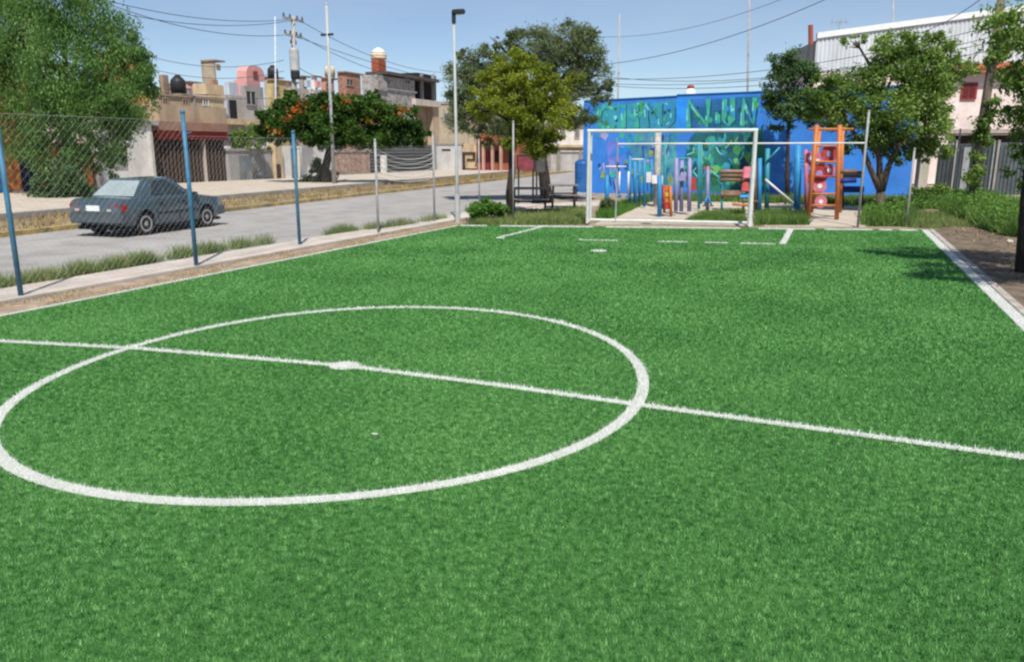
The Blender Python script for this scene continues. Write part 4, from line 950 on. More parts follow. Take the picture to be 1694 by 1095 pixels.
# ------------------------------------------------------------------ goal
M_gw = mat('goal_white', (.66, .70, .68), .55, .08, 6, dirt=.25)
gL, gR = G(971.5, 369), G(1240, 374.5)
h = empty('football_goal', ((gL.x + gR.x) / 2, (gL.y + gR.y) / 2, 0), 'white metal football goal frame at the far end of the pitch', 'goal')
tL, tR = over(976, 221.5, gL), over(1243.5, 214, gR); tL = Vector((gL.x, gL.y, tL.z)); tR = Vector((gR.x, gR.y, tR.z))
tL.z = tR.z = (tL.z + tR.z) / 2 + .02
gn_ = Vector((-(gR - gL).y, (gR - gL).x, 0)).normalized()
MB().tube([gL, tL], .043, 12).build('goalpost', M_gw, h, smooth=False); MB().tube([gR, tR], .052, 12).build('goalpost', M_gw, h)
MB().tube([tL - (tR - tL).normalized() * .043 + Vector((0, 0, .0)), tR + (tR - tL).normalized() * .05], .045, 12).build('crossbar', M_gw, h)
back = gn_ * .62; rL, rR = gL + back, gR + back
tb_ = gn_ * .42 + Vector((0, 0, -.06))
for (b0_, r0_, t0_) in ((gL, rL, tL), (gR, rR, tR)):
    MB().tube([r0_ + Vector((0, 0, .03)), t0_ + tb_], .032, 10).build('back_stay', M_gw, h)
    MB().tube([t0_ + gn_ * .05, t0_ + tb_], .03, 10).build('top_stay', M_gw, h)
    MB().tube([b0_ + Vector((0, 0, .03)), r0_ + Vector((0, 0, .03))], .03, 10).build('ground_stay', M_gw, h)
MB().tube([rL + Vector((0, 0, .035)), rR + Vector((0, 0, .035))], .036, 10).build('ground_bar', M_gw, h)

# ------------------------------------------------------------------ fences
M_fb = mat('blue_fence_paint', (.05, .20, .33), .5, .2, 5, dirt=.2); M_fg = mat('grey_fence_pipe', (.36, .37, .37), .5, .15, 5, dirt=.25); M_wire = mat('galvanised_wire', (.42, .43, .43), .45, .1, 8)
def chain(mb, A, B, z0, z1, step=.11, r=.0008, sag=0.0):
    """woven wire: two families of diagonal wires"""
    L = (B - A).length; u = (B - A).normalized(); H = z1 - z0; nn = Vector((-u.y, u.x, 0))
    for sgn in (1, -1):
        s = -H
        while s < L:
            a, b_ = s, s + H
            za, zb = (z0, z1) if sgn > 0 else (z1, z0)
            lo, hi = max(a, 0), min(b_, L)
            if hi > lo:
                f = lambda q: za + (zb - za) * (q - a) / H
                p, q = A + u * lo, A + u * hi
                p = Vector((p.x, p.y, f(lo))) + nn * (.0015 * sgn); q = Vector((q.x, q.y, f(hi))) + nn * (.0015 * sgn)
                mb.tube([p, q], r, 3, cap=False)
            s += step
fence = empty('street_fence', tuple(G(325, 441)), 'chain link fence with blue and grey posts along the street', 'fence')
fp = [((35, 491), None, M_fb, .034), ((325, 441), (300, 188), M_fb, .036), ((496, 406), (488, 221), M_fb, .034), ((626, 386), (614, 234), M_fg, .028), ((719, 367), (715, 224), M_fg, .028)]
bases = []; HT = 2.3
for (bu, top, mt, r) in fp:
    p = G(*bu); zt = over(*top, p).z if top else 2.5; bases.append((p, zt))
    po = MB().tube([p - Vector((0, 0, .2)), Vector((p.x, p.y, zt))], r, 12).build('post', mt, fence, smooth=True)
    MB().lathe((p.x, p.y, zt), [(r * 1.15, 0), (r * 1.15, .03), (r * .6, .06)], 12).build('cap', mt, po)
    if top: MB().tube([Vector((p.x + .015, p.y + .02, zt - .32)), Vector((p.x + .05, p.y + .1, zt - .30))], .012, 6).build('clamp', mt, po)
pm = bases[0][0] + (bases[0][0] - bases[1][0]); bases.insert(0, (pm, 2.5))
MB().tube([pm - Vector((0, 0, .2)), Vector((pm.x, pm.y, 2.5))], .034, 12).build('post', M_fb, fence, smooth=True)
for i in range(len(bases) - 1):
    (a, za), (b_, zb) = bases[i], bases[i + 1]; mb = MB(); chain(mb, a, b_, .05, min(za, zb) - .1); mb.build('chain_link', M_wire, fence)
    MB().tube([Vector((a.x, a.y, .06)), Vector((b_.x, b_.y, .06))], .003, 5).build('tension_wire', M_wire, fence)
    if i < 3: MB().tube([Vector((a.x, a.y, min(za, zb) - .1)), Vector((b_.x, b_.y, min(za, zb) - .1))], .0022, 5).build('tension_wire', M_wire, fence)
(a, za), (b_, zb) = bases[4], bases[5]
for k in range(6):
    z_ = 1.85 - k * .13; pts = []
    for j in range(11):
        t = j / 10; q = a.lerp(b_, t); pts.append(Vector((q.x, q.y, z_ + (1 - t) * .12 - 4 * t * (1 - t) * (.22 - .02 * k))))
    MB().tube(pts, .008, 5).build('sagging_wire', mat('pale_wire', (.62, .63, .62), .5), fence)
# back fence behind the goal
f2 = empty('back_fence', tuple(G(848, 362)), 'thin grey pipe fence with a long top rail behind the goal', 'fence')
bp_ = [((793, 338), (793, 232)), ((849, 364), (849, 203)), ((1419, 373), (1420, 186)), ((1499, 372), (1503, 248))]
pts = []
for bu, top in bp_:
    p = G(*bu); t = over(*top, p); pts.append((p, t.z))
    po = MB().tube([p - Vector((0, 0, .2)), Vector((p.x, p.y, t.z))], .032 if bu[0] == 1419 else .026, 10).build('post', M_fg, f2, smooth=True)
    MB().lathe((p.x, p.y, t.z), [(.032, 0), (.032, .025), (.015, .05)], 10).build('cap', M_fg, po)
a, b_ = pts[1][0], pts[2][0]
za = onLine(1000, 237, a, b_); zb = Vector((b_.x, b_.y, onLine(1419, 237, a, b_).z)); za0 = onLine(1022, 238.5, a, b_)
MB().tube([za0, zb], .020, 8).build('rail', mat('white_rail', (.68, .70, .72), .5), f2)
MB().tube([Vector((za0.x, za0.y, -.1)), za0 + Vector((0, 0, .06))], .02, 8).build('post', M_fg, f2)
# thin posts of the right bank
for (bu, tu, lb) in (((1574, 335), (1574, 215), 'thin grey post in front of the gate left of the leaning pole'), ((1632, 338), (1641, 235), 'thin grey post just right of the leaning pole')):
    p = G(*bu); t = over(*tu, p); hh = empty('fence_post', (p.x, p.y, 0), lb, 'post', 'thin posts by the grey gate')
    MB().tube([p - Vector((0, 0, .15)), Vector((p.x, p.y, t.z))], .03, 8).build('shaft', M_fg, hh); MB().lathe((p.x, p.y, t.z), [(.038, 0), (.03, .04)], 8).build('cap', M_fg, hh)

# ------------------------------------------------------------------ lamp, poles, cables
M_pole = mat('pale_pole', (.42, .44, .44), .6, .1, 2, dirt=.2); M_conc_pole = mat('concrete_pole', (.40, .39, .37), .9, .12, 2, dirt=.2); M_black = mat('black_metal', (.025, .027, .03), .5, .1)
p = G(757, 367); t = over(744, 27, p); t = Vector((p.x - .02, p.y, t.z))
h = empty('street_lamp', (p.x, p.y, 0), 'tall slim grey street lamp with a flat dark lamp head', 'street lamp')
MB().tube([Vector((p.x, p.y, -.1)), Vector((p.x, p.y, 1.2)), t], [.05, .043, .030], 12).build('pole', M_pole, h, smooth=True)
MB().tube([Vector((p.x, p.y, -.1)), Vector((p.x, p.y, .75))], .075, 12).build('pole_base', M_pole, h)
r2 = Vector((RGT.x, RGT.y, 0)); f2_ = Vector((FWD.x, FWD.y, 0))
MB().tube([t - Vector((0, 0, .18)), t + Vector((0, 0, .12))], .055, 10).build('bracket', M_black, h)
hd = MB(); hd.prism([t + r2 * a + f2_ * b_ + Vector((0, 0, .04 + .06 * a)) for a, b_ in ((-.05, -.08), (.10, -.11), (.28, -.09), (.30, .09), (.10, .11), (-.05, .08))], (0, 0, .11))
hd.build('lamp_head', M_black, h, bevel=.02)
MB().prism([t + r2 * a + f2_ * b_ + Vector((0, 0, .028 + .06 * a)) for a, b_ in ((.06, -.07), (.26, -.06), (.26, .06), (.06, .07))], (0, 0, .012)).build('lens', mat('lamp_lens', (.5, .5, .48), .2), h)
def pole(name, label, base, topuv, r, m, cat='pole', group=None, taper=.7, top=None):
    t = over(*topuv, base); z = t.z if top is None else top
    h = empty(name, (base.x, base.y, 0), label, cat, group)
    MB().tube([Vector((base.x, base.y, -.2)), Vector((t.x if abs(t.x - base.x) + abs(t.y - base.y) < 2.5 else base.x, t.y if abs(t.x - base.x) + abs(t.y - base.y) < 2.5 else base.y, z))], [r, r * taper], 12).build('shaft', m, h, smooth=True)
    return h, Vector((t.x, t.y, z))
def drop(u, v, dist):
    q = D(u, v, dist); q.z = 0; return q
h, pale_top = pole('pale_pole', 'tall pale pole standing on the far pavement by the stone wall', G(553, 311), (540, 8), .10, M_pole)
MB().lathe((pale_top.x, pale_top.y, pale_top.z - .02), [(.08, 0), (.08, .05), (.03, .1)], 10).build('cap', M_pole, h)
q = over(541, 58, G(553, 311)); MB().box((q.x - .35, q.y - .05, q.z - .05), (q.x + .35, q.y + .05, q.z + .05)).build('bracket', M_black, h)
ub = onX(487, 300, XF + 1.0); ub.z = 0
h, utop = pole('utility_pole', 'concrete utility pole with transformer and crossarms among the houses', ub, (485, 28), .16, M_conc_pole, 'utility pole')
for v, w_ in ((33, .95), (60, .8)):
    q = over(485, v, ub); arm = MB().box((q.x - .05, q.y - w_, q.z - .06), (q.x + .05, q.y + w_, q.z + .06)).build('crossarm', M_conc_pole, h)
    for k in (-.9, -.3, .4, .9):
        MB().lathe((q.x, q.y + k * w_, q.z + .06), [(.05, 0), (.07, .06), (.03, .1), (.06, .16), (.02, .2)], 8).build('insulator', mat('brown_ceramic', (.10, .05, .03), .3), arm)
q = over(480, 98, ub); q.x += .3; tr_ = MB().lathe((q.x, q.y, q.z - .7), [(.25, 0), (.28, .06), (.28, 1.15), (.24, 1.28), (.08, 1.32)], 16).build('transformer', mat('transformer_grey', (.45, .46, .46), .5), h, smooth=False)
for k in (-.2, .2): MB().lathe((q.x, q.y + k, q.z + .8), [(.05, 0), (.07, .12), (.03, .25)], 8).build('bushing', mat('brown_ceramic', (.10, .05, .03)), tr_)
MB().lathe((q.x, q.y, q.z - 1.15), [(.24, 0), (.27, .1), (.27, .44)], 14).build('transformer_base', M_black, h)
q0 = onX(457, 295, X2 + 1); q0.z = 0; pole('thin_pole', 'thin pale mast left of the transformer pole', q0, (455, 28), .08, mat('sky_pole', (.55, .60, .64), .6), 'mast')
far_d = depth(WA) + 14
pole('thin_pole', 'dark mast above the left end of the blue wall', drop(1021, 250, far_d), (1025, 24), .07, M_conc_pole, 'mast')
pole('thin_pole', 'slim grey mast above the middle of the blue wall', drop(1238, 250, far_d - 4), (1240, -30), .07, M_conc_pole, 'mast')
pole('thin_pole', 'short dark mast on the roof of the white metal building', drop(1478, 250, 56), (1478, -20), .07, M_conc_pole, 'mast')
# leaning pole wrapped in creeper
pb = G(1609, 338); pd = depth(pb)
h = empty('leaning_pole', (pb.x, pb.y, 0), 'leaning brown wooden pole wrapped in creeper by the grey gate', 'utility pole')
MB().tube([pb - Vector((0, 0, .2)), D(1618, 250, pd), D(1640, 110, pd), D(1659, -20, pd)], [.17, .155, .14, .12], 12).build('shaft', mat('old_wood', (.19, .15, .12), .9, .25, 4, .4, 30, stretch=(3, 3, .5)), h, smooth=True)
P = np.concatenate([clump_points(D(u, v, pd - .2), (ru * pd / FPX, .35, rv * pd / FPX), n_, .35, .2) for u, v, ru, rv, n_ in ((1662, 72, 18, 26, 1500), (1650, 95, 14, 14, 700), (1625, 225, 14, 34, 1500), (1614, 285, 10, 30, 900), (1640, 180, 8, 30, 500), (1600, 115, 26, 10, 500))])
fast_mesh('creeper', leaf_quads(P, .13, .3, .5, .4), 4, LF_right, h, tuple(h.location))
# cables
M_cable = mat('black_cable', (.03, .03, .035), .6, .05)
def cable(a, b_, sag, label, r=.016):
    pts = [a.lerp(b_, i / 24) - Vector((0, 0, sag * 4 * (i / 24) * (1 - i / 24))) for i in range(25)]
    mid = pts[12]; o = MB().tube(pts, r, 6).build('power_cable', M_cable, at=(a.x, a.y, a.z))
    return tag(o, label, 'cable', 'overhead cables')
ud = depth(ub)
cable(D(478, 33, ud), D(120, -14, 36), .5, 'uppermost cable running from the utility pole off to the top left')
cable(D(492, 33, ud), D(60, -16, 37), .8, 'second cable running from the utility pole off to the top left')
cable(D(478, 58, ud), D(150, -4, 38), .6, 'cable from the lower crossarm off to the top left')
cable(D(493, 33, ud), D(760, 120, ud + 24), .9, 'upper cable from the utility pole down to the right behind the trees')
cable(D(493, 58, ud), D(740, 130, ud + 22), .9, 'lower cable from the utility pole down to the right behind the trees')
cable(D(488, 108, ud), D(560, 130, ud + 3), .3, 'short drop cable from the transformer to the roofs on the right')
cable(D(240, 92, 46), D(470, 100, ud), .5, 'cable just above the tan rooftop tower')
cable(D(240, 112, 46), D(470, 118, ud), .5, 'cable crossing behind the tan rooftop tower')
cable(D(235, 148, 46), D(450, 163, ud - 1), .2, 'low cable across the front of the tan and grey houses')
cable(D(960, 110, 50), D(1400, -16, 38), .7, 'steep cable rising to the top right over the goal')
cable(D(940, 128, 52), D(1720, 24, 36), 1.0, 'uppermost long cable crossing in front of the white metal building')
cable(D(940, 134, 52), D(1720, 52, 36), 1.0, 'middle long cable crossing in front of the white metal building')
cable(D(960, 138, 52), D(1720, 66, 36), 1.0, 'lowest long cable crossing in front of the white metal building')
cable(D(240, 100, 46), D(60, 60, 34), .3, 'cable vanishing behind the crown of the big left tree')
cable(D(492, 62, ud), D(1010, 150, ud + 40), 1.6, 'long faint cable running level behind the middle trees')
cable(D(960, 60, 54), D(1330, -16, 44), .8, 'highest steep cable left of the white metal building', .012)
cable(D(1500, 60, 44), D(1640, -14, 33), .3, 'short cable climbing to the top of the leaning pole')
cable(D(950, 120, 52), D(1720, 40, 36), 1.3, 'sagging cable between the upper and middle long cables')
# roof aerial
q = CP(1388, 46, -1.0); h = empty('roof_aerial', (q.x, q.y, q.z - .6), 'small television aerial on the white metal building', 'aerial')
MB().tube([q - Vector((0, 0, .75)), q + Vector((0, 0, .35))], .03, 6).build('mast', M_fg, h); MB().tube([q + cd * -.5 + Vector((0, 0, .3)), q + cd * .5 + Vector((0, 0, .3))], .022, 6).build('boom', M_fg, h)
for k in (-.4, -.15, .1, .35): MB().tube([q + cd * k + Vector((0, 0, .12)), q + cd * k + Vector((0, 0, .48))], .016, 5).build('element', M_fg, h)
# ------------------------------------------------------------------ car
def build_car():
    pr, pf = G(239, 388), G(351, 373)
    d = (pf - pr); d.z = 0; d.normalize(); rz = math.atan2(-d.x, d.y)
    right = Vector((d.y, -d.x, 0)); WBASE, TR_ = 2.38, .70
    org = (pr + pf) / 2 - right * (TR_ + .08); org.z = -.035
    root = empty('parked_sedan', org, 'dark blue-grey four door sedan on the street behind the fence', 'car', rz=rz); root.scale = (.95, .89, .96)
    paint_ = mat('car_paint', (.055, .088, .11), .28, .12, 2.0, spec=.5, clear=.8, dirt=.10); trim = mat('car_trim', (.025, .027, .03), .6, .1)
    S = [(-2.06, .42, .74, .69), (-2.02, .33, .86, .75), (-1.85, .25, .91, .79), (-1.5, .22, .925, .805), (-.9, .20, .92, .81), (0, .19, .90, .815), (.75, .19, .895, .81), (1.1, .20, .875, .805), (1.6, .22, .825, .79), (1.92, .28, .76, .75), (2.02, .36, .66, .69)]
    def ring(y, zb, zt, w):
        H = zt - zb
        half = [(0, zb), (w * .86, zb), (w * .96, zb + .08 * H), (w * 1.0, zb + .30 * H), (w * 1.015, zb + .58 * H), (w * .985, zb + .86 * H), (w * .93, zb + .985 * H), (w * .6, zt + .012), (0, zt + .018)]
        return [(x, y, z) for x, z in half] + [(-x, y, z) for x, z in half[-2:0:-1]]
    mb = MB(); R = [ring(*s) for s in S]; n_ = len(R[0])
    vs = [p for r in R for p in r]; fs = []
    for i in range(len(R) - 1):
        for j in range(n_): fs.append((i*n_+j, i*n_+(j+1) % n_, (i+1)*n_+(j+1) % n_, (i+1)*n_+j))
    fs += [tuple(range(n_))[::-1], tuple((len(R)-1)*n_ + j for j in range(n_))]
    mb.add(vs, fs); body = mb.build('body', paint_, root, local=True)
    cut = MB()
    for y in (-WBASE/2, WBASE/2):
        for s in (-1, 1): cut.tube([(s * .50, y, .29), (s * 1.0, y, .29)], .345, 28)
    co = cut.build('cutter', paint_); md = body.modifiers.new('arch', 'BOOLEAN'); md.object = co; md.operation = 'DIFFERENCE'; md.solver = 'EXACT'
    co.location = (0, 0, 0); body.parent = None; body.location = (0, 0, 0)
    dg = bpy.context.evaluated_depsgraph_get(); dg.update()
    me = bpy.data.meshes.new_from_object(body.evaluated_get(dg)); body.modifiers.clear(); body.data = me
    bpy.data.objects.remove(co); body.parent = root
    bm = bmesh.new(); bm.from_mesh(me)
    for e in bm.edges: e.smooth = not (len(e.link_faces) == 2 and e.calc_face_angle(0) > .55)
    for f in bm.faces: f.smooth = True
    bm.to_mesh(me); bm.free()
    # cabin
    B = [(-.76, -1.42, .90), (.76, -1.42, .90), (.765, .80, .885), (-.765, .80, .885)]
    T = [(-.585, -.86, 1.345), (.585, -.86, 1.345), (.59, .10, 1.36), (-.59, .10, 1.36)]
    Bv, Tv = [Vector(p) for p in B], [Vector(p) for p in T]
    cb = MB().add([*B, *T, (0, -.80, 1.375), (0, .04, 1.39)], [(0,1,5,4), (1,2,6,5), (2,3,7,6), (3,0,4,7), (4,5,8), (5,6,9,8), (6,7,9), (7,4,8,9)])
    cb.build('roof', paint_, root, local=True, bevel=.06, smooth=False)
    glass = glass_mat('car_glass', (.03, .04, .045), .05)
    rear_glass = mat('rear_glass', (.30, .36, .37), .12, .08, 2, spec=.7)  # pale colour stands in for the sky reflected in the rear window
    def face(i, j): return Bv[i], Bv[j], Tv[j], Tv[i]
    def pane(name, F, uv, m, off=.012, trim_w=.03):
        a, b_, c_, d_ = F
        def q(u, v): return (a.lerp(b_, u)).lerp(d_.lerp(c_, u), v)
        nn = (b_ - a).cross(d_ - a).normalized()
        if nn.dot((a + c_) / 2 - Vector((0, -.3, 1.0))) < 0: nn = -nn
        poly = [q(u, v) + nn * off for u, v in uv]
        cen = sum(poly, Vector()) / len(poly); fr_ = [cen + (p - cen) * (1 + trim_w) - nn * .007 for p in poly]
        w = MB().prism(poly, -nn * .02).build(name, m, root, local=True)
        MB().prism(fr_, -nn * .02).build('window_seal', trim, w, local=True)
        return w
    pane('rear_window', face(0, 1), [(.07, .10), (.93, .10), (.90, .90), (.10, .90)], rear_glass)
    pane('windscreen', face(2, 3), [(.06, .08), (.94, .08), (.92, .92), (.08, .92)], glass)
    for F in (face(1, 2), face(0, 3)):
        pane('side_window', F, [(.235, .13), (.475, .13), (.46, .88), (.255, .88)], glass, trim_w=.05)
        pane('side_window', F, [(.51, .13), (.86, .13), (.80, .62), (.68, .88), (.50, .88)], glass, trim_w=.05)
    # doors as shallow raised skins with handles
    for s in (1, -1):
        for (y0, y1, hy) in ((-.82, .02, -.72), (.06, .84, .16)):
            yb0 = y0 + .0
            pts = [(s * (.818), y, z) for y, z in ((y0 + (.1 if y0 < -.5 else 0), .30), (y1, .30), (y1, .86), (y0, .86), (y0, .62))]
            dm = MB().prism(pts, (s * .012, 0, 0)).build('door', paint_, root, local=True, bevel=.006)
            MB().box((s * .83, hy - .0, .74), (s * .856, hy + .15, .775)).build('handle', trim, dm, local=True, bevel=.006)
        MB().box((s * .826, -.80, .50), (s * .842, .82, .54)).build('side_moulding', trim, root, local=True)
        mm = MB().box((s * .80, .60, .88), (s * .95, .70, .98)).build('wing_mirror', paint_, root, local=True, bevel=.02)
        MB().box((s * .815, .592, .89), (s * .94, .599, .97)).build('mirror_glass', glass, mm, local=True)
    # bumpers, lights, plate
    def bumper(y0, y1, w, z0, z1, name):
        sgn = 1 if y1 > 0 else -1
        pl = [(-w, y0), (-w, y1 - sgn * .10), (-w + .10, y1), (w - .10, y1), (w, y1 - sgn * .10), (w, y0)]
        return MB().prism([(x, y, z0) for x, y in pl], (0, 0, z1 - z0)).build(name, mat('bumper_grey', (.075, .095, .11), .5, .1, 3), root, local=True, bevel=.025)
    bumper(-1.70, -2.12, .80, .34, .56, 'rear_bumper'); bumper(1.72, 2.10, .79, .32, .55, 'front_bumper')
    red = mat('tail_light_red', (.33, .015, .015), .25, .1, 8, spec=.6)
    for s in (1, -1):
        tl = MB().prism([(s * .40, -2.065, .60), (s * .725, -2.045, .60), (s * .74, -2.045, .80), (s * .40, -2.055, .80)], (0, .06, 0)).build('tail_light', red, root, local=True, bevel=.01)
        MB().box((s * .43, -2.078, .63), (s * .55, -2.06, .68)).build('reverse_lamp', mat('lamp_white', (.55, .5, .48), .3), tl, local=True)
        MB().box((s * .785, -1.98, .62), (s * .80, -1.80, .78)).build('tail_light', red, root, local=True)
        MB().prism([(s * .36, 2.03, .56), (s * .70, 1.98, .56), (s * .72, 1.95, .68), (s * .36, 2.02, .68)], (0, -.05, 0)).build('headlight', mat('lamp_white', (.55, .5, .48)), root, local=True)
    MB().box((-.20, -2.075, .63), (.20, -2.05, .76)).build('number_plate', mat('plate_white', (.75, .76, .75), .5, .04), root, local=True)
    MB().box((-.60, -2.045, .575), (.60, -2.03, .60)).build('boot_trim', trim, root, local=True)
    MB().box((-.35, 2.0, .56), (.35, 2.035, .66)).build('grille', trim, root, local=True)
    MB().box((-.70, -1.9, .17), (.70, 1.9, .24)).build('underbody', mat('dark_interior', (.02, .02, .022)), root, local=True)
    MB().tube([(-.45, -2.1, .27), (-.45, -1.8, .27)], .03, 10).build('exhaust', trim, root, local=True)
    # wheels
    rub = mat('tyre_rubber', (.022, .022, .024), .85, .1, 10); rimm = mat('steel_rim', (.42, .40, .39), .4, .1, 6, metal=.3)
    def ringx(mb, x0, prof, y, n=28):
        k = len(mb.v)
        for r, x in prof:
            for j in range(n):
                t = 2*math.pi*j/n; mb.v.append((x0 + x, y + r*1.075*math.cos(t), .285 + r*math.sin(t)))
        for i in range(len(prof) - 1):
            for j in range(n): mb.f.append((k+i*n+j, k+i*n+(j+1) % n, k+(i+1)*n+(j+1) % n, k+(i+1)*n+j))
        mb.f.append(tuple(k+j for j in range(n))); mb.f.append(tuple(k+(len(prof)-1)*n+j for j in range(n)))
        return mb
    for y in (-WBASE/2, WBASE/2):
        for s in (1, -1):
            ty = ringx(MB(), s * TR_, [(.20, -s*.09), (.265, -s*.09), (.285, -s*.06), (.285, s*.06), (.268, s*.088), (.20, s*.09)], y).build('wheel', rub, root, local=True, smooth=False)
            ringx(MB(), s * TR_, [(.195, s*.07), (.195, s*.094), (.17, s*.098), (.12, s*.075), (.06, s*.09), (.03, s*.095)], y).build('rim', rimm, ty, local=True)
    return root
build_car()

# ------------------------------------------------------------------ picnic tables and boards left of the goal
M_tb = mat('table_dark', (.045, .04, .042), .6, .2, 5); M_tt = mat('table_top', (.26, .22, .21), .7, .2, 5, dirt=.3)
def table(u, v, w_, label, rz):
    b_ = G(u, v); t = empty('picnic_table', b_, label, 'table', 'picnic tables by the goal', rz)
    MB().box((-w_/2, -.35, .72), (w_/2, .35, .77)).build('table_top', M_tt, t, local=True, bevel=.01)
    for sx in (-1, 1):
        for sy in (-1, 1):
            MB().tube([(sx * (w_/2 - .12), sy * .28, -.06), (sx * (w_/2 - .14), sy * .26, .72)], .035, 8).build('leg', M_tb, t, local=True)
    MB().box((-w_/2 + .1, -.03, .30), (w_/2 - .1, .03, .36)).build('stretcher', M_tb, t, local=True)
    for sy in (-1, 1): MB().box((-w_/2, sy * .62 - .13, .42), (w_/2, sy * .62 + .13, .46)).build('bench', M_tt, t, local=True, bevel=.008)
    for sx in (-1, 1): MB().box((sx * (w_/2 - .18) - .03, -.7, .36), (sx * (w_/2 - .18) + .03, .7, .415)).build('cross_beam', M_tb, t, local=True)
table(876, 351, 1.25, 'dark metal picnic table nearer the yellow-green tree', .35)
table(932, 343, 1.0, 'smaller dark picnic table nearer the goal', .35)
def board(name, label, u0, u1, v0, v1, vb, m, cat, posts):
    b_ = G((u0 + u1) / 2, vb); h = empty(name, tuple(b_), label, cat); d_ = depth(b_)
    P = [D(u0, v1, d_), D(u1, v1, d_), D(u1, v0, d_), D(u0, v0, d_)]
    MB().prism(P, f2_ * .05).build('panel', m, h)
    for a in (0, 1):
        q, w = P[a], P[3 - a] ; MB().tube([q, w], .03, 6).build('frame', M_tb, h)
    MB().tube([P[3], P[2]], .03, 6).build('frame', M_tb, h)
    for u in posts:
        t = D(u, v1, d_) + f2_ * .08; MB().tube([Vector((t.x, t.y, -.1)), Vector((t.x, t.y, P[2].z))], .035, 8).build('post', M_tb, h)
board('notice_board', 'maroon board on dark posts behind the picnic tables', 856, 884, 257, 281, 335, mat('maroon_board', (.24, .05, .07), .7, .25, 3), 'board', (858, 882))
board('grey_frame_board', 'dark framed board right of the maroon board', 886, 903, 252, 285, 337, mat('charcoal_board', (.09, .09, .09), .7, .2, 3), 'board', (888, 901))
# bin by the goal
b_ = G(962, 333); h = empty('litter_bin', tuple(b_), 'blue litter bin standing left of the goal', 'bin')
k = depth(b_) / FPX
MB().lathe((b_.x, b_.y, .35), [(10*k, 0), (11.5*k, .15), (12*k, 1.0), (12.5*k, 1.02), (12.5*k, 1.08)], 14).build('drum', mat('bin_blue', (.03, .14, .42), .5, .2, 4), h)
for s in (-1, 1): MB().tube([(b_.x + s * 9*k, b_.y, -.06), (b_.x + s * 9*k, b_.y, .4)], .03, 6).build('leg', M_tb, h)
MB().lathe((b_.x, b_.y, 1.43), [(12.2*k, 0), (11*k, .06), (5*k, .14)], 14).build('lid', mat('bin_lid', (.02, .09, .30), .5, .2, 4), h)

# ------------------------------------------------------------------ playground behind the goal
C = {n: mat('play_' + n, c, .5, .1, 5, dirt=.12) for n, c in dict(orange=(.52, .17, .05), red=(.42, .05, .05), pink=(.55, .16, .22), blue=(.03, .24, .50), teal=(.04, .28, .34), lilac=(.28, .27, .48), white=(.70, .68, .68), yellow=(.55, .40, .05), green=(.05, .28, .08), brown=(.20, .12, .07)).items()}
def rod(h, name, m, pts, r, d_, par=None):
    return MB().tube([D(u, v, d_ + (dd if True else 0)) for u, v, dd in pts], r * 1.28, 8).build(name, m, par or h, smooth=True)
# orange climbing ladder
b_ = G(1360, 362); d_ = depth(b_); h = empty('climbing_frame', tuple(b_), 'orange climbing ladder with pink and red round panels', 'climbing frame')
for u0, u1 in ((1337, 1351), (1384, 1389)):
    for dd in (0, .8): rod(h, 'post', C['orange'], [(u0 + dd * 6, 363 - dd * 14, dd), (u1 + dd * 6, 207 + dd * 5, dd)], .048, d_)
for v in (215, 242, 268, 292, 321, 340):
    t = (363 - v) / 156; rod(h, 'rung', C['orange'] if v != 292 else C['red'], [(1337 + 14 * t, v, 0), (1385 + 4 * t, v, 0)], .022, d_)
rod(h, 'top_bar', C['orange'], [(1338, 214, .0), (1412, 214, 0)], .025, d_)
for (u, v, r, m_) in ((1352, 268, 12, 'pink'), (1372, 255, 12, 'red'), (1355, 288, 14, 'red'), (1372, 282, 9, 'pink'), (1356, 308, 10, 'pink'), (1358, 334, 9, 'pink'), (1340, 262, 8, 'pink')):
    c_ = D(u, v, d_ + .35); r *= 1.15 * d_ / FPX; rt = Vector((RGT.x, RGT.y, 0))
    pn = MB().prism([c_ + rt * r * math.cos(i*math.pi/8) + Vector((0, 0, r * math.sin(i*math.pi/8))) for i in range(16)], f2_ * .04).build('panel', C[m_], h)
    MB().prism([c_ - f2_ * .012 + rt * r * .35 * math.cos(i*math.pi/6) + Vector((0, 0, r * .35 * math.sin(i*math.pi/6))) for i in range(12)], f2_ * .008).build('panel_boss', C['lilac' if m_ == 'red' else 'white'], pn)
rod(h, 'beam', C['brown'], [(1388, 284, .3), (1416, 284, .3)], .05, d_)
rod(h, 'beam', mat('navy_beam', (.015, .03, .18), .6), [(1388, 300, .3), (1416, 299, .3)], .05, d_)
# blue swing frame
b_ = G(1300, 354); d_ = depth(b_); h = empty('exercise_frame', tuple(b_), 'thick blue post with a pale slanting brace right of the goal', 'exercise frame')
rod(h, 'post', C['blue'], [(1318, 356, 0), (1320, 240, 0)], .085, d_); MB().lathe(D(1318, 352, d_) + Vector((0, 0, -.25)), [(.19, 0), (.19, .3), (.12, .36)], 12).build('footing', mat('pale_footing', (.42, .48, .55), .8), h)
rod(h, 'post', C['teal'], [(1268, 352, .3), (1270, 246, .3)], .055, d_)
rod(h, 'brace', C['white'], [(1266, 297, .1), (1314, 338, .0)], .028, d_); rod(h, 'brace', C['teal'], [(1268, 268, .2), (1290, 244, .1)], .022, d_)
for v in (262, 268, 274): rod(h, 'grip', C['blue'], [(1322, v, -.05), (1334, v - 1, -.05)], .02, d_)
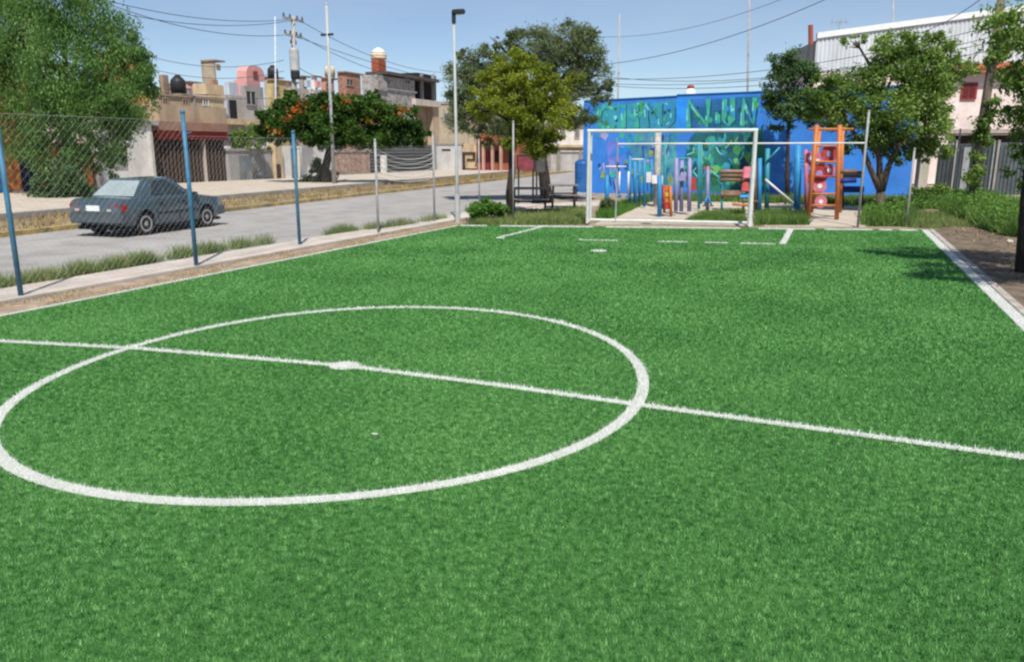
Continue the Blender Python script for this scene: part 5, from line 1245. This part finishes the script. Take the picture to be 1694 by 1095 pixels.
# lilac and orange play tower
b_ = G(1112, 357); d_ = depth(b_); h = empty('play_tower', tuple(b_), 'small play tower with blue, orange and lilac posts seen through the goal', 'play structure')
rod(h, 'post', C['blue'], [(1091, 358, 0), (1091, 290, 0)], .055, d_)
for u, dd in ((1118, .5), (1127, .9), (1140, .6)): rod(h, 'post', C['lilac'], [(u, 350, dd), (u + 1, 262, dd)], .05, d_)
for v, m_ in ((312, 'orange'), (322, 'yellow'), (332, 'orange'), (342, 'red')):
    c_ = D(1104, v, d_ + .1); rt = Vector((RGT.x, RGT.y, 0)); w = 8 * d_ / FPX
    MB().prism([c_ - rt * w - Vector((0, 0, .08)), c_ + rt * w - Vector((0, 0, .08)), c_ + rt * w + Vector((0, 0, .08)), c_ - rt * w + Vector((0, 0, .08))], f2_ * .3).build('step', C[m_], h, bevel=.015)
rod(h, 'rail', C['orange'], [(1110, 358, .05), (1109, 308, .05)], .035, d_); rod(h, 'rail', C['red'], [(1099, 352, .05), (1098, 308, .05)], .03, d_)
for (u0, u1, v0, v1, m_) in ((1117, 1141, 291, 300, 'lilac'), (1141, 1152, 294, 316, 'red')):
    P = [D(u0, v1, d_ + .7), D(u1, v1, d_ + .7), D(u1, v0, d_ + .7), D(u0, v0, d_ + .7)]; MB().prism(P, f2_ * .05).build('panel', C[m_], h, bevel=.01)
rod(h, 'roof_bar', C['teal'], [(1118, 264, .6), (1141, 262, .6)], .03, d_)
# tall pale post with white panels
b_ = G(1086, 340); d_ = depth(b_); h = empty('sign_post', tuple(b_), 'tall pale post with two small white boards behind the goal', 'sign')
rod(h, 'post', mat('pale_bark_post', (.48, .46, .42), .9, .2, 6), [(1086, 342, 0), (1089, 214, 0)], .09, d_)
for (u0, u1, v0, v1) in ((1069, 1077, 285, 302), (1078, 1096, 290, 304)):
    P = [D(u0, v1, d_ - .1), D(u1, v1, d_ - .1), D(u1, v0, d_ - .1), D(u0, v0, d_ - .1)]; MB().prism(P, -f2_ * .04).build('board', C['white'], h)
rod(h, 'bracket', M_fg, [(1069, 296, 0), (1096, 296, 0)], .02, d_)
# exercise walker, left
b_ = G(1022, 345); d_ = depth(b_); h = empty('air_walker', tuple(b_), 'blue and white outdoor exercise walker at the left of the goal', 'exercise machine')
rod(h, 'post', C['blue'], [(1004, 350, 0), (1004, 290, 0)], .06, d_); rod(h, 'post', C['blue'], [(1051, 338, .5), (1050, 268, .5)], .05, d_)
rod(h, 'rail', C['white'], [(1002, 276, 0), (1036, 276, .1)], .022, d_)
for u in (1025, 1040): rod(h, 'swing_arm', C['white'], [(u, 284, .1), (u - 1, 322, .1)], .025, d_)
for u in (1024, 1039): MB().box(D(u - 4, 328, d_), D(u + 4, 323, d_ + .3)).build('foot_plate', C['blue'], h)
MB().lathe(D(1003, 350, d_) + Vector((0, 0, -.05)), [(.24, 0), (.24, .08), (.1, .14)], 12).build('footing', C['teal'], h)
rod(h, 'handle', C['lilac'], [(998, 270, 0), (999, 284, 0), (1004, 292, 0)], .025, d_)
# bench with teal legs
b_ = G(1207, 347); d_ = depth(b_); h = empty('park_bench', tuple(b_), 'brown slatted bench with teal frame behind the goal', 'bench')
for k, v in enumerate((284, 291, 298)): rod(h, 'slat', C['brown'] if k else mat('rose_brown', (.34, .2, .16), .8), [(1192, v, .25), (1232, v, .25)], .045, d_)
for k in range(3): rod(h, 'seat_slat', C['brown'], [(1192, 318 + k * 2.4, .2 - .14 * k), (1232, 318 + k * 2.4, .2 - .14 * k)], .045, d_)
for u in (1194, 1230): rod(h, 'leg', C['teal'], [(u, 347, 0), (u, 318, 0)], .03, d_); rod(h, 'back_leg', C['teal'], [(u, 344, .3), (u, 282, .3)], .03, d_)
rod(h, 'arm', C['teal'], [(1194, 304, .25), (1194, 305, -.1)], .025, d_); rod(h, 'arm', C['teal'], [(1230, 304, .25), (1230, 305, -.1)], .025, d_)
# red machine behind the right goal post
b_ = G(1243, 356); d_ = depth(b_); h = empty('leg_press', tuple(b_), 'red and pink exercise machine half hidden by the right goal post', 'exercise machine')
rod(h, 'post', C['blue'], [(1256, 356, 0), (1257, 262, 0)], .05, d_); rod(h, 'post', C['brown'], [(1250, 352, .1), (1249, 268, .1)], .05, d_)
for (u0, u1, v0, v1, m_) in ((1227, 1240, 298, 318, 'red'), (1229, 1250, 276, 296, 'pink'), (1224, 1240, 320, 328, 'blue')):
    P = [D(u0, v1, d_), D(u1, v1, d_), D(u1 - 1, v0, d_ + .12), D(u0 + 2, v0, d_ + .12)]; MB().prism(P, f2_ * .08).build('pad', C[m_], h, bevel=.03)
rod(h, 'arm', C['brown'], [(1226, 332, 0), (1256, 334, 0)], .03, d_); rod(h, 'grip', C['red'], [(1231, 282, -.1), (1226, 300, -.1)], .018, d_)
rod(h, 'foot_bar', C['orange'], [(1212, 338, -.1), (1240, 340, -.1)], .03, d_)
# more equipment among the posts
b_ = G(1060, 343); d_ = depth(b_); h = empty('parallel_bars', tuple(b_), 'blue parallel bars with pale rails between the walker and the tower', 'exercise frame')
for u, dd in ((1042, 0), (1058, .9), (1066, 0), (1078, .9)): rod(h, 'post', C['blue'], [(u, 342 - dd * 9, dd), (u, 262 + dd * 2, dd)], .04, d_)
rod(h, 'rail', C['white'], [(1042, 264, 0), (1066, 264, 0)], .022, d_); rod(h, 'rail', C['lilac'], [(1058, 268, .9), (1078, 268, .9)], .022, d_); rod(h, 'rung', C['teal'], [(1042, 290, 0), (1066, 290, 0)], .02, d_)
b_ = G(1130, 347); d_ = depth(b_) + .6; h = empty('monkey_bars', tuple(b_), 'teal overhead ladder behind the lilac tower posts', 'climbing frame')
for u, dd in ((1100, 0), (1103, 1.1), (1156, 0), (1160, 1.1)): rod(h, 'post', C['teal'], [(u, 346 - dd * 8, dd), (u, 236, dd)], .036, d_)
for dd in (0, 1.1): rod(h, 'side_rail', C['green'], [(1100 + dd * 3, 238, dd), (1157 + dd * 3, 237, dd)], .03, d_)
for k in range(6): rod(h, 'rung', C['teal'], [(1104 + k * 10, 238, 0), (1107 + k * 10, 238, 1.1)], .02, d_)
b_ = G(1170, 350); d_ = depth(b_); h = empty('stepper', tuple(b_), 'slim lilac and red stepper machine left of the bench', 'exercise machine')
rod(h, 'post', C['lilac'], [(1170, 351, 0), (1171, 276, 0)], .045, d_); rod(h, 'handlebar', C['red'], [(1162, 282, -.1), (1171, 276, 0), (1180, 281, -.1)], .022, d_)
for u in (1165, 1177): rod(h, 'pedal_arm', C['blue'], [(1171, 322, 0), (u, 340, -.15)], .025, d_); MB().box(D(u - 4, 342, d_ - .3), D(u + 4, 339.5, d_ - .05)).build('pedal', C['brown'], h)
b_ = G(1342, 356); d_ = depth(b_) + .4; h = empty('spinner_panel', tuple(b_), 'pink and violet play panel left of the orange ladder', 'play structure')
rod(h, 'post', C['pink'], [(1334, 352, 0), (1333, 248, 0)], .04, d_)
for (u, v, w_, q_, m_) in ((1338, 258, 9, 7, 'pink'), (1342, 275, 10, 8, 'lilac'), (1340, 296, 9, 9, 'red'), (1346, 316, 9, 7, 'lilac')):
    P = [D(u - w_, v + q_, d_ + .1), D(u + w_ * .7, v + q_ * .6, d_ + .1), D(u + w_, v - q_, d_ + .1), D(u - w_ * .5, v - q_ * .8, d_ + .1)]; MB().prism(P, f2_ * .04).build('panel', C[m_], h, bevel=.012)
b_ = G(1404, 345); d_ = depth(b_); h = empty('side_bench', tuple(b_), 'dark blue and brown bench right of the orange ladder', 'bench')
for v, m_ in ((286, 'brown'), (292, 'brown')): rod(h, 'back_slat', C[m_], [(1392, v, .3), (1428, v, .3)], .045, d_)
for k in range(2): rod(h, 'seat_slat', mat('navy_beam', (.015, .03, .18)), [(1392, 312 + 3 * k, .2 - .2 * k), (1428, 312 + 3 * k, .2 - .2 * k)], .06, d_)
for u in (1394, 1426): rod(h, 'leg', M_tb, [(u, 344, 0), (u, 314, 0)], .03, d_); rod(h, 'back_leg', M_tb, [(u, 341, .3), (u, 284, .3)], .03, d_)
shrub('shrub', 'low grey-green plant at the left foot of the goal', G(1002, 352), [(1002, 338, 13, 12, 0), (995, 345, 9, 8, 0), (1012, 346, 8, 7, 0)], .07, LF_grey, 2500)
# stone by the right bank
b_ = G(1671, 402); bm = bmesh.new(); bmesh.ops.create_icosphere(bm, subdivisions=2, radius=.07)
for v in bm.verts: v.co *= 1 + .25 * math.sin(v.co.x * 60) * math.cos(v.co.y * 50 + v.co.z * 40); v.co.z *= .6
me = bpy.data.meshes.new('stone'); bm.to_mesh(me); bm.free(); me.materials.append(M_path); o = bpy.data.objects.new('stone', me); COL.objects.link(o); o.location = (b_.x, b_.y, .03); tag(o, 'small pale stone on the brown soil of the right bank', 'stone')
